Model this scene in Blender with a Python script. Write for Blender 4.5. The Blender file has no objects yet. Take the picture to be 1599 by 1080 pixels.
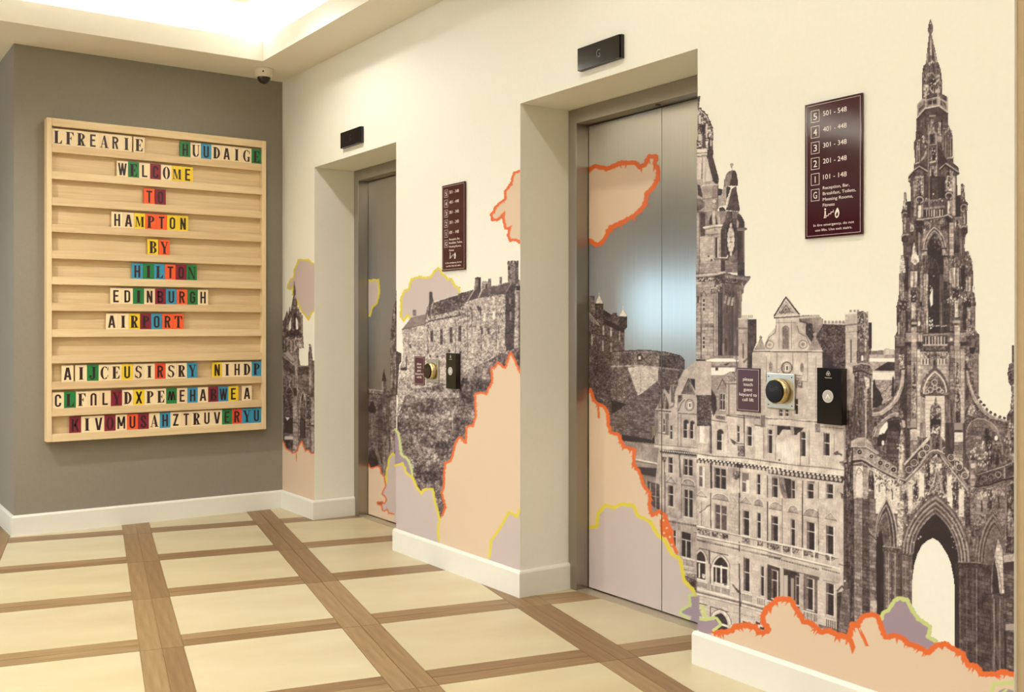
import bpy, bmesh, math, random
import numpy as np
from mathutils import Vector, Matrix
random.seed(7)
R = math.radians
sc = bpy.context.scene
col = sc.collection

# ---------------------------------------------------------------- camera
TH = R(34.93)                      # the mural wall runs at this angle to the view
FPX, CXP, CYP, CAMH = 1588.0, 799.5, 509.65, 1.2
cam_d = bpy.data.cameras.new('camera'); cam = bpy.data.objects.new('camera', cam_d)
col.objects.link(cam); sc.camera = cam
cam.location = (0, 0, CAMH); cam.rotation_euler = (R(90), 0, R(90 - 34.93))
cam_d.sensor_width = 36; cam_d.lens = 36 * FPX / 1599
cam_d.shift_y = -(540 - CYP) / 1599
cam_d.clip_start = 0.05

# ---------------------------------------------------------------- world, lights, exposure
w = bpy.data.worlds.new('world'); sc.world = w; w.use_nodes = True
w.node_tree.nodes['Background'].inputs[0].default_value = (0.80, 0.88, 1.0, 1)
w.node_tree.nodes['Background'].inputs[1].default_value = 1.0
vs = sc.view_settings
vs.view_transform = 'Standard'; vs.look = 'None'; vs.gamma = 1; vs.use_curve_mapping = False
vs.exposure = 0.03

WARM = (1.0, 0.985, 0.94)
def light(kind, name, loc, power, color, rot=(0, 0, 0), **kw):
    d = bpy.data.lights.new(name, kind); d.energy = power; d.color = color
    for k, v in kw.items(): setattr(d, k, v)
    o = bpy.data.objects.new(name, d); o.location = loc; o.rotation_euler = rot
    col.objects.link(o); return o
TRX0, TRX1, TRY0, TRY1 = -5.965, 1.6, -3.4, 2.31      # the raised tray of the ceiling
# LED strips in the cove behind the fascia, shining up
COVE = 50
for nm, lc, sx, sy in (('cove_strip', ((TRX0 + TRX1) / 2, TRY1 + .09, 2.88), TRX1 - TRX0 + .1, .03),
                       ('cove_strip', ((TRX0 + TRX1) / 2, TRY0 - .09, 2.88), TRX1 - TRX0 + .1, .03),
                       ('cove_strip', (TRX0 - .09, (TRY0 + TRY1) / 2, 2.88), .03, TRY1 - TRY0 + .1),
                       ('cove_strip', (TRX1 + .09, (TRY0 + TRY1) / 2, 2.88), .03, TRY1 - TRY0 + .1)):
    light('AREA', nm, lc, COVE * max(sx, sy) / 5, (.86, .93, 1), (R(180), 0, 0), shape='RECTANGLE', size=sx, size_y=sy)
# downlights in the tray
SPOTS = [(x, y) for x in (-5.1, -4.0, -2.8, -1.6, -.4, .8) for y in (1.83, -.2, -2.2)]
for x, y in SPOTS:
    light('SPOT', 'downlight_lamp', (x, y, 3.075), (28 * {-5.1: 1.5, -4.0: .35, -2.8: .75}.get(x, .85) if y > 1 else 55 * {-5.1: 2.7, -4.0: 1.2}.get(x, 1.0)), WARM, (0, 0, 0), spot_size=R(150), spot_blend=.6, shadow_soft_size=.05)
# daylight through the glazed shopfront across the lobby
light('AREA', 'window_daylight', (-3.0, -7.45, 1.6), 70, (.80, .90, 1.0), (R(90), 0, 0), shape='RECTANGLE', size=7.0, size_y=1.6)
light('AREA', 'window_daylight', (-9.46, -3.72, 1.48), 80, (.46, .76, 1.0), (R(90), 0, R(-90)), shape='RECTANGLE', size=4.4, size_y=.75)
light('AREA', 'window_daylight', (-9.46, -3.72, .70), 12, (.66, .90, .86), (R(90), 0, R(-90)), shape='RECTANGLE', size=4.4, size_y=.76)

# ---------------------------------------------------------------- materials
def lin(c):
    return tuple(((x / 255) / 12.92 if x / 255 <= .04045 else ((x / 255 + .055) / 1.055) ** 2.4) for x in c)
MATS = {}
def mat(name, c, rough=.6, metal=0, noise=0, nscale=20, spec=.5, bump=0, emit=None, es=0, aniso=0, stretch=(1, 1, 1), coat=0, attr=None, c2=None):
    if name in MATS: return MATS[name]
    m = bpy.data.materials.new(name); m.use_nodes = True
    nt = m.node_tree; b = nt.nodes['Principled BSDF']
    rgb = lin(c)
    b.inputs['Base Color'].default_value = (*rgb, 1)
    b.inputs['Roughness'].default_value = rough; b.inputs['Metallic'].default_value = metal
    b.inputs['Specular IOR Level'].default_value = spec
    b.inputs['Coat Weight'].default_value = coat
    if emit: b.inputs['Emission Color'].default_value = (*lin(emit), 1); b.inputs['Emission Strength'].default_value = es
    tc = nt.nodes.new('ShaderNodeTexCoord'); mp = nt.nodes.new('ShaderNodeMapping')
    mp.inputs['Scale'].default_value = stretch; nt.links.new(tc.outputs['Object'], mp.inputs[0])
    n = nt.nodes.new('ShaderNodeTexNoise'); n.inputs['Scale'].default_value = nscale; n.inputs['Detail'].default_value = 6
    nt.links.new(mp.outputs[0], n.inputs['Vector'])
    if noise:
        mx = nt.nodes.new('ShaderNodeMix'); mx.data_type = 'RGBA'
        a = tuple(v * (1 - noise) for v in rgb) if c2 is None else lin(c2)
        e = tuple(min(1, v * (1 + noise)) for v in rgb) if c2 is None else rgb
        mr = nt.nodes.new('ShaderNodeMapRange'); mr.inputs[1].default_value = .3; mr.inputs[2].default_value = .7
        nt.links.new(n.outputs['Fac'], mr.inputs[0])
        nt.links.new(mr.outputs[0], mx.inputs[0]); mx.inputs[6].default_value = (*a, 1); mx.inputs[7].default_value = (*e, 1)
        nt.links.new(mx.outputs[2], b.inputs['Base Color'])
    if bump:
        bp = nt.nodes.new('ShaderNodeBump'); bp.inputs['Strength'].default_value = bump; bp.inputs['Distance'].default_value = .002
        nt.links.new(n.outputs['Fac'], bp.inputs['Height']); nt.links.new(bp.outputs[0], b.inputs['Normal'])
    if aniso:
        b.inputs['Anisotropic'].default_value = aniso
        tg = nt.nodes.new('ShaderNodeTangent'); tg.direction_type = 'RADIAL'; tg.axis = 'Z'
        nt.links.new(tg.outputs[0], b.inputs['Tangent'])
    MATS[name] = m; return m

CREAM = (233, 230, 217)
M_paint = mat('cream_paint', CREAM, .6, noise=.012, nscale=60, bump=.06, spec=.3)
M_ceil = mat('ceiling_paint', (232, 226, 212), .8, noise=.01, nscale=50, spec=.2)
M_grey = mat('grey_paint', (138, 131, 118), .6, noise=.03, nscale=60, bump=.06, spec=.35)
M_skirt = mat('white_gloss', (228, 224, 213), .35, noise=.01, nscale=30)
M_tan = mat('tan_paint', (184, 162, 128), .6, noise=.02, nscale=40, spec=.3)
M_steel = mat('brushed_steel', (170, 164, 154), .29, 1, noise=.04, nscale=6, stretch=(60, 60, .4), aniso=1.0, bump=.03)
M_dark = mat('dark_gap', (14, 11, 10), .7, noise=.1)
M_black = mat('black_gloss', (20, 14, 14), .12, noise=.05, spec=.5)
M_blackm = mat('black_satin', (26, 20, 19), .35, noise=.05)
M_maroon = mat('maroon_acrylic', (60, 18, 26), .09, noise=.04, nscale=5, spec=.4)
M_white = mat('white_ink', (236, 224, 214), .5, noise=.02)
M_wood = [mat('pale_wood_%d' % i, c, .5, noise=1, c2=c2, nscale=5, stretch=st, bump=.1, spec=.35) for i, (c, c2, st) in enumerate([
    ((232, 207, 165), (220, 193, 148), (6, .8, 14)), ((226, 199, 157), (212, 183, 138), (6, .7, 18)),
    ((233, 209, 167), (223, 196, 152), (6, 14, .8)), ((223, 195, 153), (209, 178, 134), (6, .9, 12))])]

# ---------------------------------------------------------------- mesh helpers
def link(name, bm, m, parent=None, smooth=False):
    me = bpy.data.meshes.new(name); bm.to_mesh(me); bm.free()
    if isinstance(m, (list, tuple)):
        for q in m: me.materials.append(q)
    else: me.materials.append(m)
    if smooth:
        for p in me.polygons: p.use_smooth = True
    o = bpy.data.objects.new(name, me); col.objects.link(o)
    if parent: o.parent = parent
    return o
def box(bm, x0, x1, y0, y1, z0, z1, bev=0, mi=0):
    v = [bm.verts.new(p) for p in ((x0, y0, z0), (x1, y0, z0), (x1, y1, z0), (x0, y1, z0), (x0, y0, z1), (x1, y0, z1), (x1, y1, z1), (x0, y1, z1))]
    fs = [bm.faces.new([v[i] for i in f]) for f in ((3, 2, 1, 0), (4, 5, 6, 7), (0, 1, 5, 4), (1, 2, 6, 5), (2, 3, 7, 6), (3, 0, 4, 7))]
    for f in fs: f.material_index = mi
    if bev:
        es = {e for f in fs for e in f.edges}
        bmesh.ops.bevel(bm, geom=list(es), offset=bev, segments=2, affect='EDGES', profile=.5)
def obox(name, m, parent, *a, bev=0):
    bm = bmesh.new(); box(bm, *a, bev=bev); return link(name, bm, m, parent)
def cyl(bm, c, r, h, axis='Z', n=32, r2=None):
    M = Matrix.Translation(c)
    if axis == 'Y': M = M @ Matrix.Rotation(R(90), 4, 'X')
    if axis == 'X': M = M @ Matrix.Rotation(R(90), 4, 'Y')
    bmesh.ops.create_cone(bm, cap_ends=True, segments=n, radius1=r, radius2=r if r2 is None else r2, depth=h, matrix=M)
def lathe(bm, prof, c, n=32):
    rings = []
    for r, z in prof:
        rings.append([bm.verts.new((c[0] + r * math.cos(2 * math.pi * i / n), c[1] + r * math.sin(2 * math.pi * i / n), c[2] + z)) for i in range(n)])
    for a, b in zip(rings, rings[1:]):
        for i in range(n): bm.faces.new((a[i], a[(i + 1) % n], b[(i + 1) % n], b[i]))
    bm.faces.new(rings[-1]); bm.faces.new(rings[0][::-1])
def empty(name, loc, label=None, cat=None, group=None, kind=None):
    o = bpy.data.objects.new(name, None); o.location = loc; o.empty_display_size = .05; col.objects.link(o)
    tag(o, label, cat, group, kind); return o
def tag(o, label=None, cat=None, group=None, kind=None):
    if label: o['label'] = label
    if cat: o['category'] = cat
    if group: o['group'] = group
    if kind: o['kind'] = kind
    return o
def struct(name, bm, m, parent=None, label=None):
    o = link(name, bm, m, parent)
    if not parent: o['kind'] = 'structure'
    if label: o['label'] = label
    return o

# text in the built-in sans, turned into a mesh; local x = reading direction, y = up, z = towards the reader
def text_mesh(s, size, sx=1.0, bold=0, extrude=.0004, align='LEFT', spacing=1.0, line=1.0):
    cu = bpy.data.curves.new('t', 'FONT'); cu.body = s; cu.size = size; cu.offset = bold; cu.extrude = extrude
    cu.align_x = align; cu.space_character = spacing; cu.space_line = line; cu.resolution_u = 4
    t = bpy.data.objects.new('t', cu); col.objects.link(t)
    bpy.context.view_layer.update()
    me = bpy.data.meshes.new_from_object(t.evaluated_get(bpy.context.evaluated_depsgraph_get()))
    bpy.data.objects.remove(t); bpy.data.curves.remove(cu)
    me.transform(Matrix.Diagonal((sx, 1, 1, 1)))
    return me
def put(name, me, m, parent, M):
    me.transform(M); me.materials.clear(); me.materials.append(m)
    o = bpy.data.objects.new(name, me); col.objects.link(o); o.parent = parent; return o
def wallM(x, y, z):            # reading left to right along +X on a surface facing -Y
    return Matrix.Translation((x, y, z)) @ Matrix.Rotation(R(90), 4, 'X')
def boardM(x, y, z):           # reading along +Y on a surface facing +X
    return Matrix.Translation((x, y, z)) @ Matrix.Rotation(R(90), 4, 'Z') @ Matrix.Rotation(R(90), 4, 'X')

# ---------------------------------------------------------------- setting
YW, YB = 2.615, 2.60           # mural wall face, skirting face
XG = -6.405                    # grey wall face
YG = .995                      # outer corner of the grey pier
ZC, ZR = 2.82, 2.19            # soffit height, recess height
REC = [(-5.89, -4.83), (-3.68, -2.59)]
XE = -1.436                    # right end of the mural wall

# floor: base slab with tiles and plank strips laid at an angle to the walls
bm = bmesh.new(); box(bm, -9.5, 4, -7.5, 4.2, -.12, -.004)
floor = struct('floor', bm, mat('grout', (196, 166, 118), .8, noise=.1))
M_tile = [mat('beige_tile_%d' % i, c, .38, noise=1, c2=c2, nscale=2.2, stretch=(1, 2.2, 1), spec=.4, bump=.02) for i, (c, c2) in enumerate([
    ((201, 189, 154), (189, 174, 136)), ((199, 187, 155), (187, 172, 136)), ((204, 193, 161), (193, 179, 144))])]
def plankmat(i, c, c2, along):
    return mat('floor_plank_%s_%d' % ('uv'[along], i), c, .42, noise=1, c2=c2, nscale=3.2, stretch=(1.2, 16, 1) if along == 0 else (16, 1.2, 1), spec=.35, bump=.05)
PC = [((154, 127, 90), (126, 99, 65)), ((148, 120, 84), (124, 97, 64)), ((160, 134, 97), (134, 107, 72)), ((142, 114, 79), (118, 91, 60))]
M_pl = [[plankmat(i, *PC[i], k) for i in range(4)] for k in (0, 1)]
GA = R(22.34)
fw2 = Vector((-math.cos(TH), math.sin(TH))); rt2 = Vector((math.sin(TH), math.cos(TH)))
VD = fw2 * math.cos(GA) - rt2 * math.sin(GA); UD = fw2 * math.sin(GA) + rt2 * math.cos(GA)
ROTU = math.atan2(UD.y, UD.x)
PIT, SW = .7575, .155
U0, V0 = .156, 4.002
def slab(lx, ly, g=.0012, h=.006):
    bm = bmesh.new(); box(bm, g, lx - g, g, ly - g, -.006, 0)
    me = bpy.data.meshes.new('slab'); bm.to_mesh(me); bm.free(); return me
TS = PIT - SW
meshes = {}
def floor_piece(name, u, v, lu, lv, mats, dz=0):
    key = (name, round(lu, 4), round(lv, 4), id(mats))
    i = random.randrange(len(mats))
    kk = key + (i,)
    if kk not in meshes:
        me = slab(lu, lv); me.materials.append(mats[i]); meshes[kk] = me
    o = bpy.data.objects.new(name, meshes[kk]); col.objects.link(o); o.parent = floor
    # local x along U, local y along -V  (right handed with z up)
    p = UD * u + VD * (v + lv) if (UD.x * VD.y - UD.y * VD.x) < 0 else UD * u + VD * v
    o.location = (p.x, p.y, dz); o.rotation_euler = (0, 0, ROTU); return o
def in_room(u, v, lu, lv):
    p = UD * (u + lu / 2) + VD * (v + lv / 2)
    if p.x < -7.6 or p.x > .6 or p.y > 3.3 or p.y < -1.2: return False
    if p.x < XG - .75 and p.y > YG + .7: return False
    q = p.x * -math.cos(TH) + p.y * math.sin(TH); s = p.x * math.sin(TH) + p.y * math.cos(TH)
    return q > 1.3 and abs(s) < q * .55 + .9
for iu in range(-9, 7):
    for iv in range(-6, 6):
        u, v = U0 + PIT * iu, V0 + PIT * iv
        if in_room(u + SW, v + SW, TS, TS): floor_piece('tile', u + SW, v + SW, TS, TS, M_tile)
        if in_room(u, v, SW, PIT):
            floor_piece('plank', u, v, SW / 2, PIT, M_pl[1]); floor_piece('plank', u + SW / 2, v, SW / 2, PIT, M_pl[1])
        if in_room(u + SW, v, TS, SW):
            floor_piece('plank', u + SW, v, TS, SW / 2, M_pl[0]); floor_piece('plank', u + SW, v + SW / 2, TS, SW / 2, M_pl[0])

# mural wall: piers, headers, and the return at its right end
bm = bmesh.new()
xs = [XG - .2, REC[0][0], REC[0][1], REC[1][0], REC[1][1], XE]
for a, b in ((0, 1), (2, 3), (4, 5)): box(bm, xs[a], xs[b], YW, 3.2, 0, ZC + .3)
for a, b in REC: box(bm, a, b, YW, 3.2, ZR, ZC + .3)
wall = struct('wall_right', bm, M_paint, label='cream lift wall with two deep doorway recesses')
bm = bmesh.new(); box(bm, XE, 4, 3.19, 3.3, 0, ZC + .3)
struct('wall_far', bm, M_paint)
bm = bmesh.new(); box(bm, XE, XE + .022, YW + .012, 3.19, 0, ZC)
struct('trim_1', bm, M_tan, label='tan corner lining at the right end of the mural wall')
# grey pier
bm = bmesh.new(); box(bm, -9.4, XG, YG, YW + .4, 0, ZC + .02)
struct('wall_back', bm, M_grey, label='dark grey pier wall that carries the letter board')
# other sides of the lobby (behind the camera)
bm = bmesh.new(); box(bm, 3.9, 4.0, -7.4, 3.2, 0, 3.2); struct('wall_front', bm, M_paint)
bm = bmesh.new(); box(bm, -9.5, -9.4, -7.4, YG, 0, .3); box(bm, -9.5, -9.4, -7.4, YG, 1.95, 3.2)
for y in (-7.4, -5.96, -3.75, -1.5): box(bm, -9.5, -9.4, y, y + {-7.4: 1.4, -1.5: 2.495}.get(y, .09), .3, 1.95)
struct('wall_left', bm, M_grey)
bm = bmesh.new()
box(bm, -9.4, 3.9, -7.5, -7.4, 0, .75); box(bm, -9.4, 3.9, -7.5, -7.4, 2.45, 3.2)
for x in (-9.4, -6.6, .5): box(bm, x, x + (3.4 if x > 0 else .12), -7.5, -7.4, .75, 2.45)
struct('wall_street', bm, M_paint)

# skirtings
def skirt(name, pts, m=M_skirt, h=.118, t=.015):
    """pts: wall-face polyline, room on its left-hand side; profile with a rounded top."""
    prof = [(0, 0), (t, 0), (t, h - .012), (t - .0035, h - .004), (t - .009, h), (0, h)]
    bm = bmesh.new(); rings = []
    n = len(pts)
    for i, p in enumerate(pts):
        p = Vector(p)
        d0 = (p - Vector(pts[i - 1])).normalized() if i else None
        d1 = (Vector(pts[i + 1]) - p).normalized() if i < n - 1 else None
        a = d0 or d1; b = d1 or d0
        na, nb = Vector((-a.y, a.x)), Vector((-b.y, b.x))
        mv = (na + nb); mv = mv / (mv.dot(na))
        rings.append([bm.verts.new((p.x + mv.x * q, p.y + mv.y * q, z)) for q, z in prof])
    for a, b in zip(rings, rings[1:]):
        for j in range(len(prof)):
            k = (j + 1) % len(prof); bm.faces.new((a[j], b[j], b[k], a[k]))
    bm.faces.new(rings[0]); bm.faces.new(rings[-1][::-1])
    bmesh.ops.recalc_face_normals(bm, faces=bm.faces)
    return struct(name, bm, m)
YJ = 2.885
skirt('baseboard_back', [(XG, YW), (XG, YG), (-9.4, YG)])
skirt('baseboard_right', [(REC[0][0], YJ), (REC[0][0], YW), (XG + .015, YW)])
skirt('baseboard_middle', [(REC[1][0], YJ), (REC[1][0], YW), (REC[0][1], YW), (REC[0][1], YJ)])
skirt('baseboard_front', [(XE + .022, 3.18), (XE + .022, YW), (REC[1][1], YW), (REC[1][1], YJ)])

# ceiling with the raised, cove-lit tray
bm = bmesh.new()
L = .018; zt = 2.947
box(bm, -9.5, 4, TRY1 + L, 3.3, ZC, ZC + .04); box(bm, -9.5, 4, -7.5, TRY0 - L, ZC, ZC + .04)
box(bm, -9.5, TRX0 - L, TRY0 - L, TRY1 + L, ZC, ZC + .04); box(bm, TRX1 + L, 4, TRY0 - L, TRY1 + L, ZC, ZC + .04)
box(bm, TRX0 - L, TRX1 + L, TRY1, TRY1 + L, ZC, zt); box(bm, TRX0 - L, TRX1 + L, TRY0 - L, TRY0, ZC, zt)
box(bm, TRX0 - L, TRX0, TRY0, TRY1, ZC, zt); box(bm, TRX1, TRX1 + L, TRY0, TRY1, ZC, zt)
G = .22; ZT = 3.10
box(bm, TRX0 - G, TRX1 + G, TRY0 - G, TRY1 + G, ZT, ZT + .1)
box(bm, TRX0 - G - .05, TRX0 - G, TRY0 - G, TRY1 + G, ZC + .04, ZT + .1); box(bm, TRX1 + G, TRX1 + G + .05, TRY0 - G, TRY1 + G, ZC + .04, ZT + .1)
box(bm, TRX0 - G - .05, TRX1 + G + .05, TRY1 + G, TRY1 + G + .05, ZC + .04, ZT + .1); box(bm, TRX0 - G - .05, TRX1 + G + .05, TRY0 - G - .05, TRY0 - G, ZC + .04, ZT + .1)
ceiling = struct('ceiling', bm, M_ceil, label='pale ceiling with a raised tray lit from a hidden cove')

# round downlights seated in the tray (outside the frame; their lamps light the walls)
first = None
for x, y in SPOTS:
    if first is None:
        first = empty('ceiling_light', (x, y, ZT), cat='light')
        b = bmesh.new(); lathe(b, [(.062, 0), (.062, -.004), (.048, -.008), (.046, 0)], (0, 0, 0), 32); link('bezel', b, M_skirt, first)
        d = first
    else:
        d = first.copy(); col.objects.link(d); d.location = (x, y, ZT)
        for c in first.children:
            k = c.copy(); col.objects.link(k); k.parent = d
    d['group'] = 'round downlights in the ceiling tray'
    d['label'] = 'round downlight, %s from the letter board in the %s row from the lift wall' % (
        ['first', 'second', 'third', 'fourth', 'fifth', 'sixth'][round((x + 5.2) / 1.2)], {1.83: 'first', -.2: 'second', -2.2: 'third'}[y])

# ---------------------------------------------------------------- lift doorways
YD = 2.955
door_panels = {}
for k, (a, b) in enumerate(REC, 1):
    side = 'far left' if k == 1 else 'nearer'
    d = empty('door_%d' % k, ((a + b) / 2, YJ, 0), kind='structure',
              label='%s lift doorway with brushed steel frame and printed doors' % side)
    Md = d.matrix_world.copy(); ox = -(a + b) / 2
    def dbox(name, m, x0, x1, y0, y1, z0, z1, bev=0, parent=d):
        bm = bmesh.new(); box(bm, x0 + ox, x1 + ox, y0 - YJ, y1 - YJ, z0, z1, bev=bev); return link(name, bm, m, parent)
    F = .06; HT = 2.122
    dbox('door_frame', M_steel, a + .001, a + F, YJ, 3.02, 0, ZR - .001, .0015)
    dbox('door_frame', M_steel, b - F, b - .001, YJ, 3.02, 0, ZR - .001, .0015)
    h = dbox('door_header', M_steel, a + F + .0008, b - F - .0008, YJ, 3.02, HT, ZR - .001, .0015)
    s = bmesh.new(); cyl(s, ((a + b) / 2 + ox + .015, .035, HT - .002), .011, .004, n=20); link('sensor', s, M_blackm, h)
    st = dbox('door_sill', mat('sill_metal', (196, 186, 166), .42, .7, noise=.06, nscale=30, stretch=(.5, 30, 1)), a + F, b - F, YJ + .005, YD - .004, -.003, .003)
    dbox('shaft_backing', M_dark, a + F, b - F, 3.03, 3.05, -.01, HT)
    mid = (a + b) / 2
    for x0, x1 in ((a + F + .004, mid - .0012), (mid + .0012, b - F - .004)):
        p = dbox('door_panel', M_steel, x0, x1, YD, YD + .03, .008, HT - .004, .001)
        door_panels.setdefault(k, []).append((p, x0, x1, ox))

# ---------------------------------------------------------------- floor indicators above the doors
def fitted(s, cap, width, parent, m, x, y, z, name='lettering', align='LEFT', bold=0, ex=.0002, col_m=None):
    me = text_mesh(s, cap / .727, 1, bold, ex, 'LEFT')
    xs_ = [v.co.x for v in me.vertices]; w0 = max(xs_) - min(xs_)
    f = width / w0 if width else 1
    me.transform(Matrix.Translation((-min(xs_), 0, 0))); me.transform(Matrix.Diagonal((f, 1, 1, 1)))
    ww = w0 * f
    if align == 'CENTER': x -= ww / 2
    return put(name, me, m, parent, Matrix.Translation((x, y, z)) @ Matrix.Rotation(R(90), 4, 'X'))
for k, (x0, x1, z0, z1) in enumerate(((-5.474, -5.212, 2.243, 2.335), (-3.247, -2.983, 2.240, 2.332)), 1):
    t = empty('floor_indicator', ((x0 + x1) / 2, YW, (z0 + z1) / 2),
              'black floor indicator box above the %s' % ('far left lift doorway' if k == 1 else 'nearer lift doorway, showing a dim G'), 'indicator', 'black floor indicators above the lifts')
    W, Hh = (x1 - x0) / 2, (z1 - z0) / 2
    obox('housing', M_blackm, t, -W, W, -.016, -.0005, -Hh, Hh, bev=.001)
    obox('display', M_black, t, -W + .0005, W - .006, -.022, -.016, -Hh + .0005, Hh - .0005, bev=.0008)
    fitted('G', .034, .024, t, mat('dim_digit', (52, 60, 66), .4, noise=.05) if k == 2 else mat('off_digit', (30, 24, 26), .4, noise=.05), -.012, -.0221, -.017, 'digit')

# ---------------------------------------------------------------- floor directories
def outline(bm, x0, x1, z0, z1, t, y):
    for a in ((x0, x1, z0, z0 + t), (x0, x1, z1 - t, z1), (x0, x0 + t, z0 + t, z1 - t), (x1 - t, x1, z0 + t, z1 - t)):
        box(bm, a[0], a[1], y - .0003, y, a[2], a[3])
def directory(x0, z0, label):
    W, Hh = .213, .424
    t = empty('directory_sign', (x0 + W / 2, YW, z0), label, 'sign', 'maroon floor directories between the lifts')
    X = -W / 2; D = -.009
    obox('sign_plate', M_maroon, t, X, X + W, D, -.003, 0, Hh, bev=.0008)
    for sx in (-.08, .08):
        for sz in (.06, .36):
            bs = bmesh.new(); cyl(bs, (sx, -.0015, sz), .006, .003, 'Y', 12); link('stand_off', bs, M_steel, t)
    bm = bmesh.new(); outline(bm, X + .007, X + W - .007, .007, Hh - .007, .0009, D); link('border_line', bm, M_white, t)
    for i, s in enumerate('54321G'):
        zc = Hh * (1 - (.099 + .1165 * i)); xb = X + .024
        bm = bmesh.new(); outline(bm, xb, xb + .032, zc - .0185, zc + .0185, .0013, D); link('number_box', bm, M_white, t)
        fitted(s, .022, .014 if s != '1' else None, t, M_white, xb + .016, D - .0001, zc - .011, align='CENTER')
        if s != 'G':
            fitted('%s01 - %s48' % (s, s), .0155, .087, t, M_white, X + .070, D - .0001, zc - .004)
    for i, (s, wd) in enumerate((('Reception, Bar,', .098), ('Breakfast, Toilets,', .121), ('Meeting Rooms,', .111), ('Fitness', .044))):
        fitted(s, .0100, wd, t, M_white, X + .069, D - .0001, Hh * .352 - i * .0178)
    fitted('In fire emergency, do not', .0078, .150, t, M_white, .002, D - .0001, .036, align='CENTER')
    fitted('use lifts. Use exit stairs.', .0078, .136, t, M_white, .002, D - .0001, .0205, align='CENTER')
    bm = bmesh.new()                    # person on stairs
    y0 = D - .0003
    for j in range(4): box(bm, -.034 + j * .009, -.034 + (j + 1) * .009 + .001, y0, D, .060 + j * .005, .0625 + j * .005)
    for j in range(4): box(bm, -.034 + (j + 1) * .009 - .001, -.034 + (j + 1) * .009 + .001, y0, D, .060 + j * .005, .0675 + j * .005)
    box(bm, -.031, -.026, y0, D, .066, .082); box(bm, -.032, -.029, y0, D, .0625, .070)
    cyl(bm, (-.0285, D - .00015, .087), .0032, .0003, 'Y', 12)
    link('stairs_symbol', bm, M_white, t)
    def flame(sc_, zoff, m, dy):
        bm = bmesh.new(); pts = []
        for q in range(24):
            a = 2 * math.pi * q / 24; r = 1 - .55 * max(0, math.sin(a)) ** 3
            pts.append((.016 + sc_ * .0085 * math.cos(a) * (1 - .5 * (math.sin(a) > 0) * math.sin(a)) + .0015 * math.sin(a), .072 + zoff + sc_ * .0155 * math.sin(a)))
        bm.faces.new([bm.verts.new((x, D - dy, z)) for x, z in pts]); return link('flame_symbol', bm, m, t)
    flame(1, 0, M_white, .0003); flame(.45, -.004, M_maroon, .0005)
    return t
directory(-2.1105, 1.477, 'large maroon floor directory on the wall right of the nearer lift')
directory(-4.3385, 1.473, 'maroon floor directory between the two lifts, above the printed castle')

# ---------------------------------------------------------------- call point group beside each lift
M_silver = mat('satin_silver', (196, 190, 176), .28, 1, noise=.04, nscale=40)
M_gold = mat('champagne_ring', (206, 188, 140), .16, 1, noise=.03, nscale=30)
M_ringw = mat('grey_button', (176, 170, 160), .4, noise=.03)
def keycard_sign(x0, z0, label):
    W, Hh = .103, .147
    t = empty('keycard_sign', (x0 + W / 2, YW, z0), label, 'sign', 'maroon keycard notices')
    obox('sign_plate', mat('maroon_plate', (72, 28, 34), .3, noise=.04, nscale=8), t, -W / 2, W / 2, -.005, -.0008, 0, Hh, bev=.0006)
    bm = bmesh.new(); outline(bm, -W / 2 + .005, W / 2 - .005, .005, Hh - .005, .0008, -.005); link('border_line', bm, M_white, t)
    for i, (s, wd) in enumerate((('please', .044), ('touch', .040), ('guest', .038), ('keycard to', .077), ('call lift', .050))):
        fitted(s, .0115, wd, t, M_white, 0, -.0051, .104 - i * .0172, align='CENTER')
def reader(x0, z0, label):
    W = .116
    t = empty('keycard_reader', (x0 + W / 2, YW, z0 + W / 2), label, 'card reader', 'round keycard readers')
    bm = bmesh.new(); box(bm, -W / 2, W / 2, -.010, -.0005, -W / 2, W / 2, bev=.003); link('back_plate', bm, M_silver, t)
    for sx in (-.048, .048):
        for sz in (-.046, .046):
            bs = bmesh.new(); cyl(bs, (sx, -.0105, sz), .0022, .001, 'Y', 10); link('screw', bs, M_blackm, t)
    bm = bmesh.new(); cyl(bm, (0, -.022, 0), .041, .026, 'Y', 48); bmesh.ops.bevel(bm, geom=[e for e in bm.edges if len(e.link_faces) == 2 and any(len(f.verts) > 8 for f in e.link_faces)], offset=.003, segments=3, affect='EDGES')
    link('metal_ring', bm, M_gold, t, True)
    bm = bmesh.new(); cyl(bm, (0, -.0365, 0), .037, .007, 'Y', 48); bmesh.ops.bevel(bm, geom=[e for e in bm.edges if any(len(f.verts) > 8 for f in e.link_faces)], offset=.002, segments=2, affect='EDGES')
    f = link('reader_face', bm, M_black, t)
    for dz in (0, .006):
        bm = bmesh.new(); pr = None
        for i in range(21):
            x = -.018 + .036 * i / 20; z = .004 + dz - .004 * math.sin(i / 20 * 6.28)
            c = (bm.verts.new((x, -.04015, z)), bm.verts.new((x, -.04015, z + .0012)))
            if pr: bm.faces.new((pr[0], c[0], c[1], pr[1]))
            pr = c
        link('wave_mark', bm, mat('mark_grey', (70, 62, 60), .4, noise=.03), f)
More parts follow.
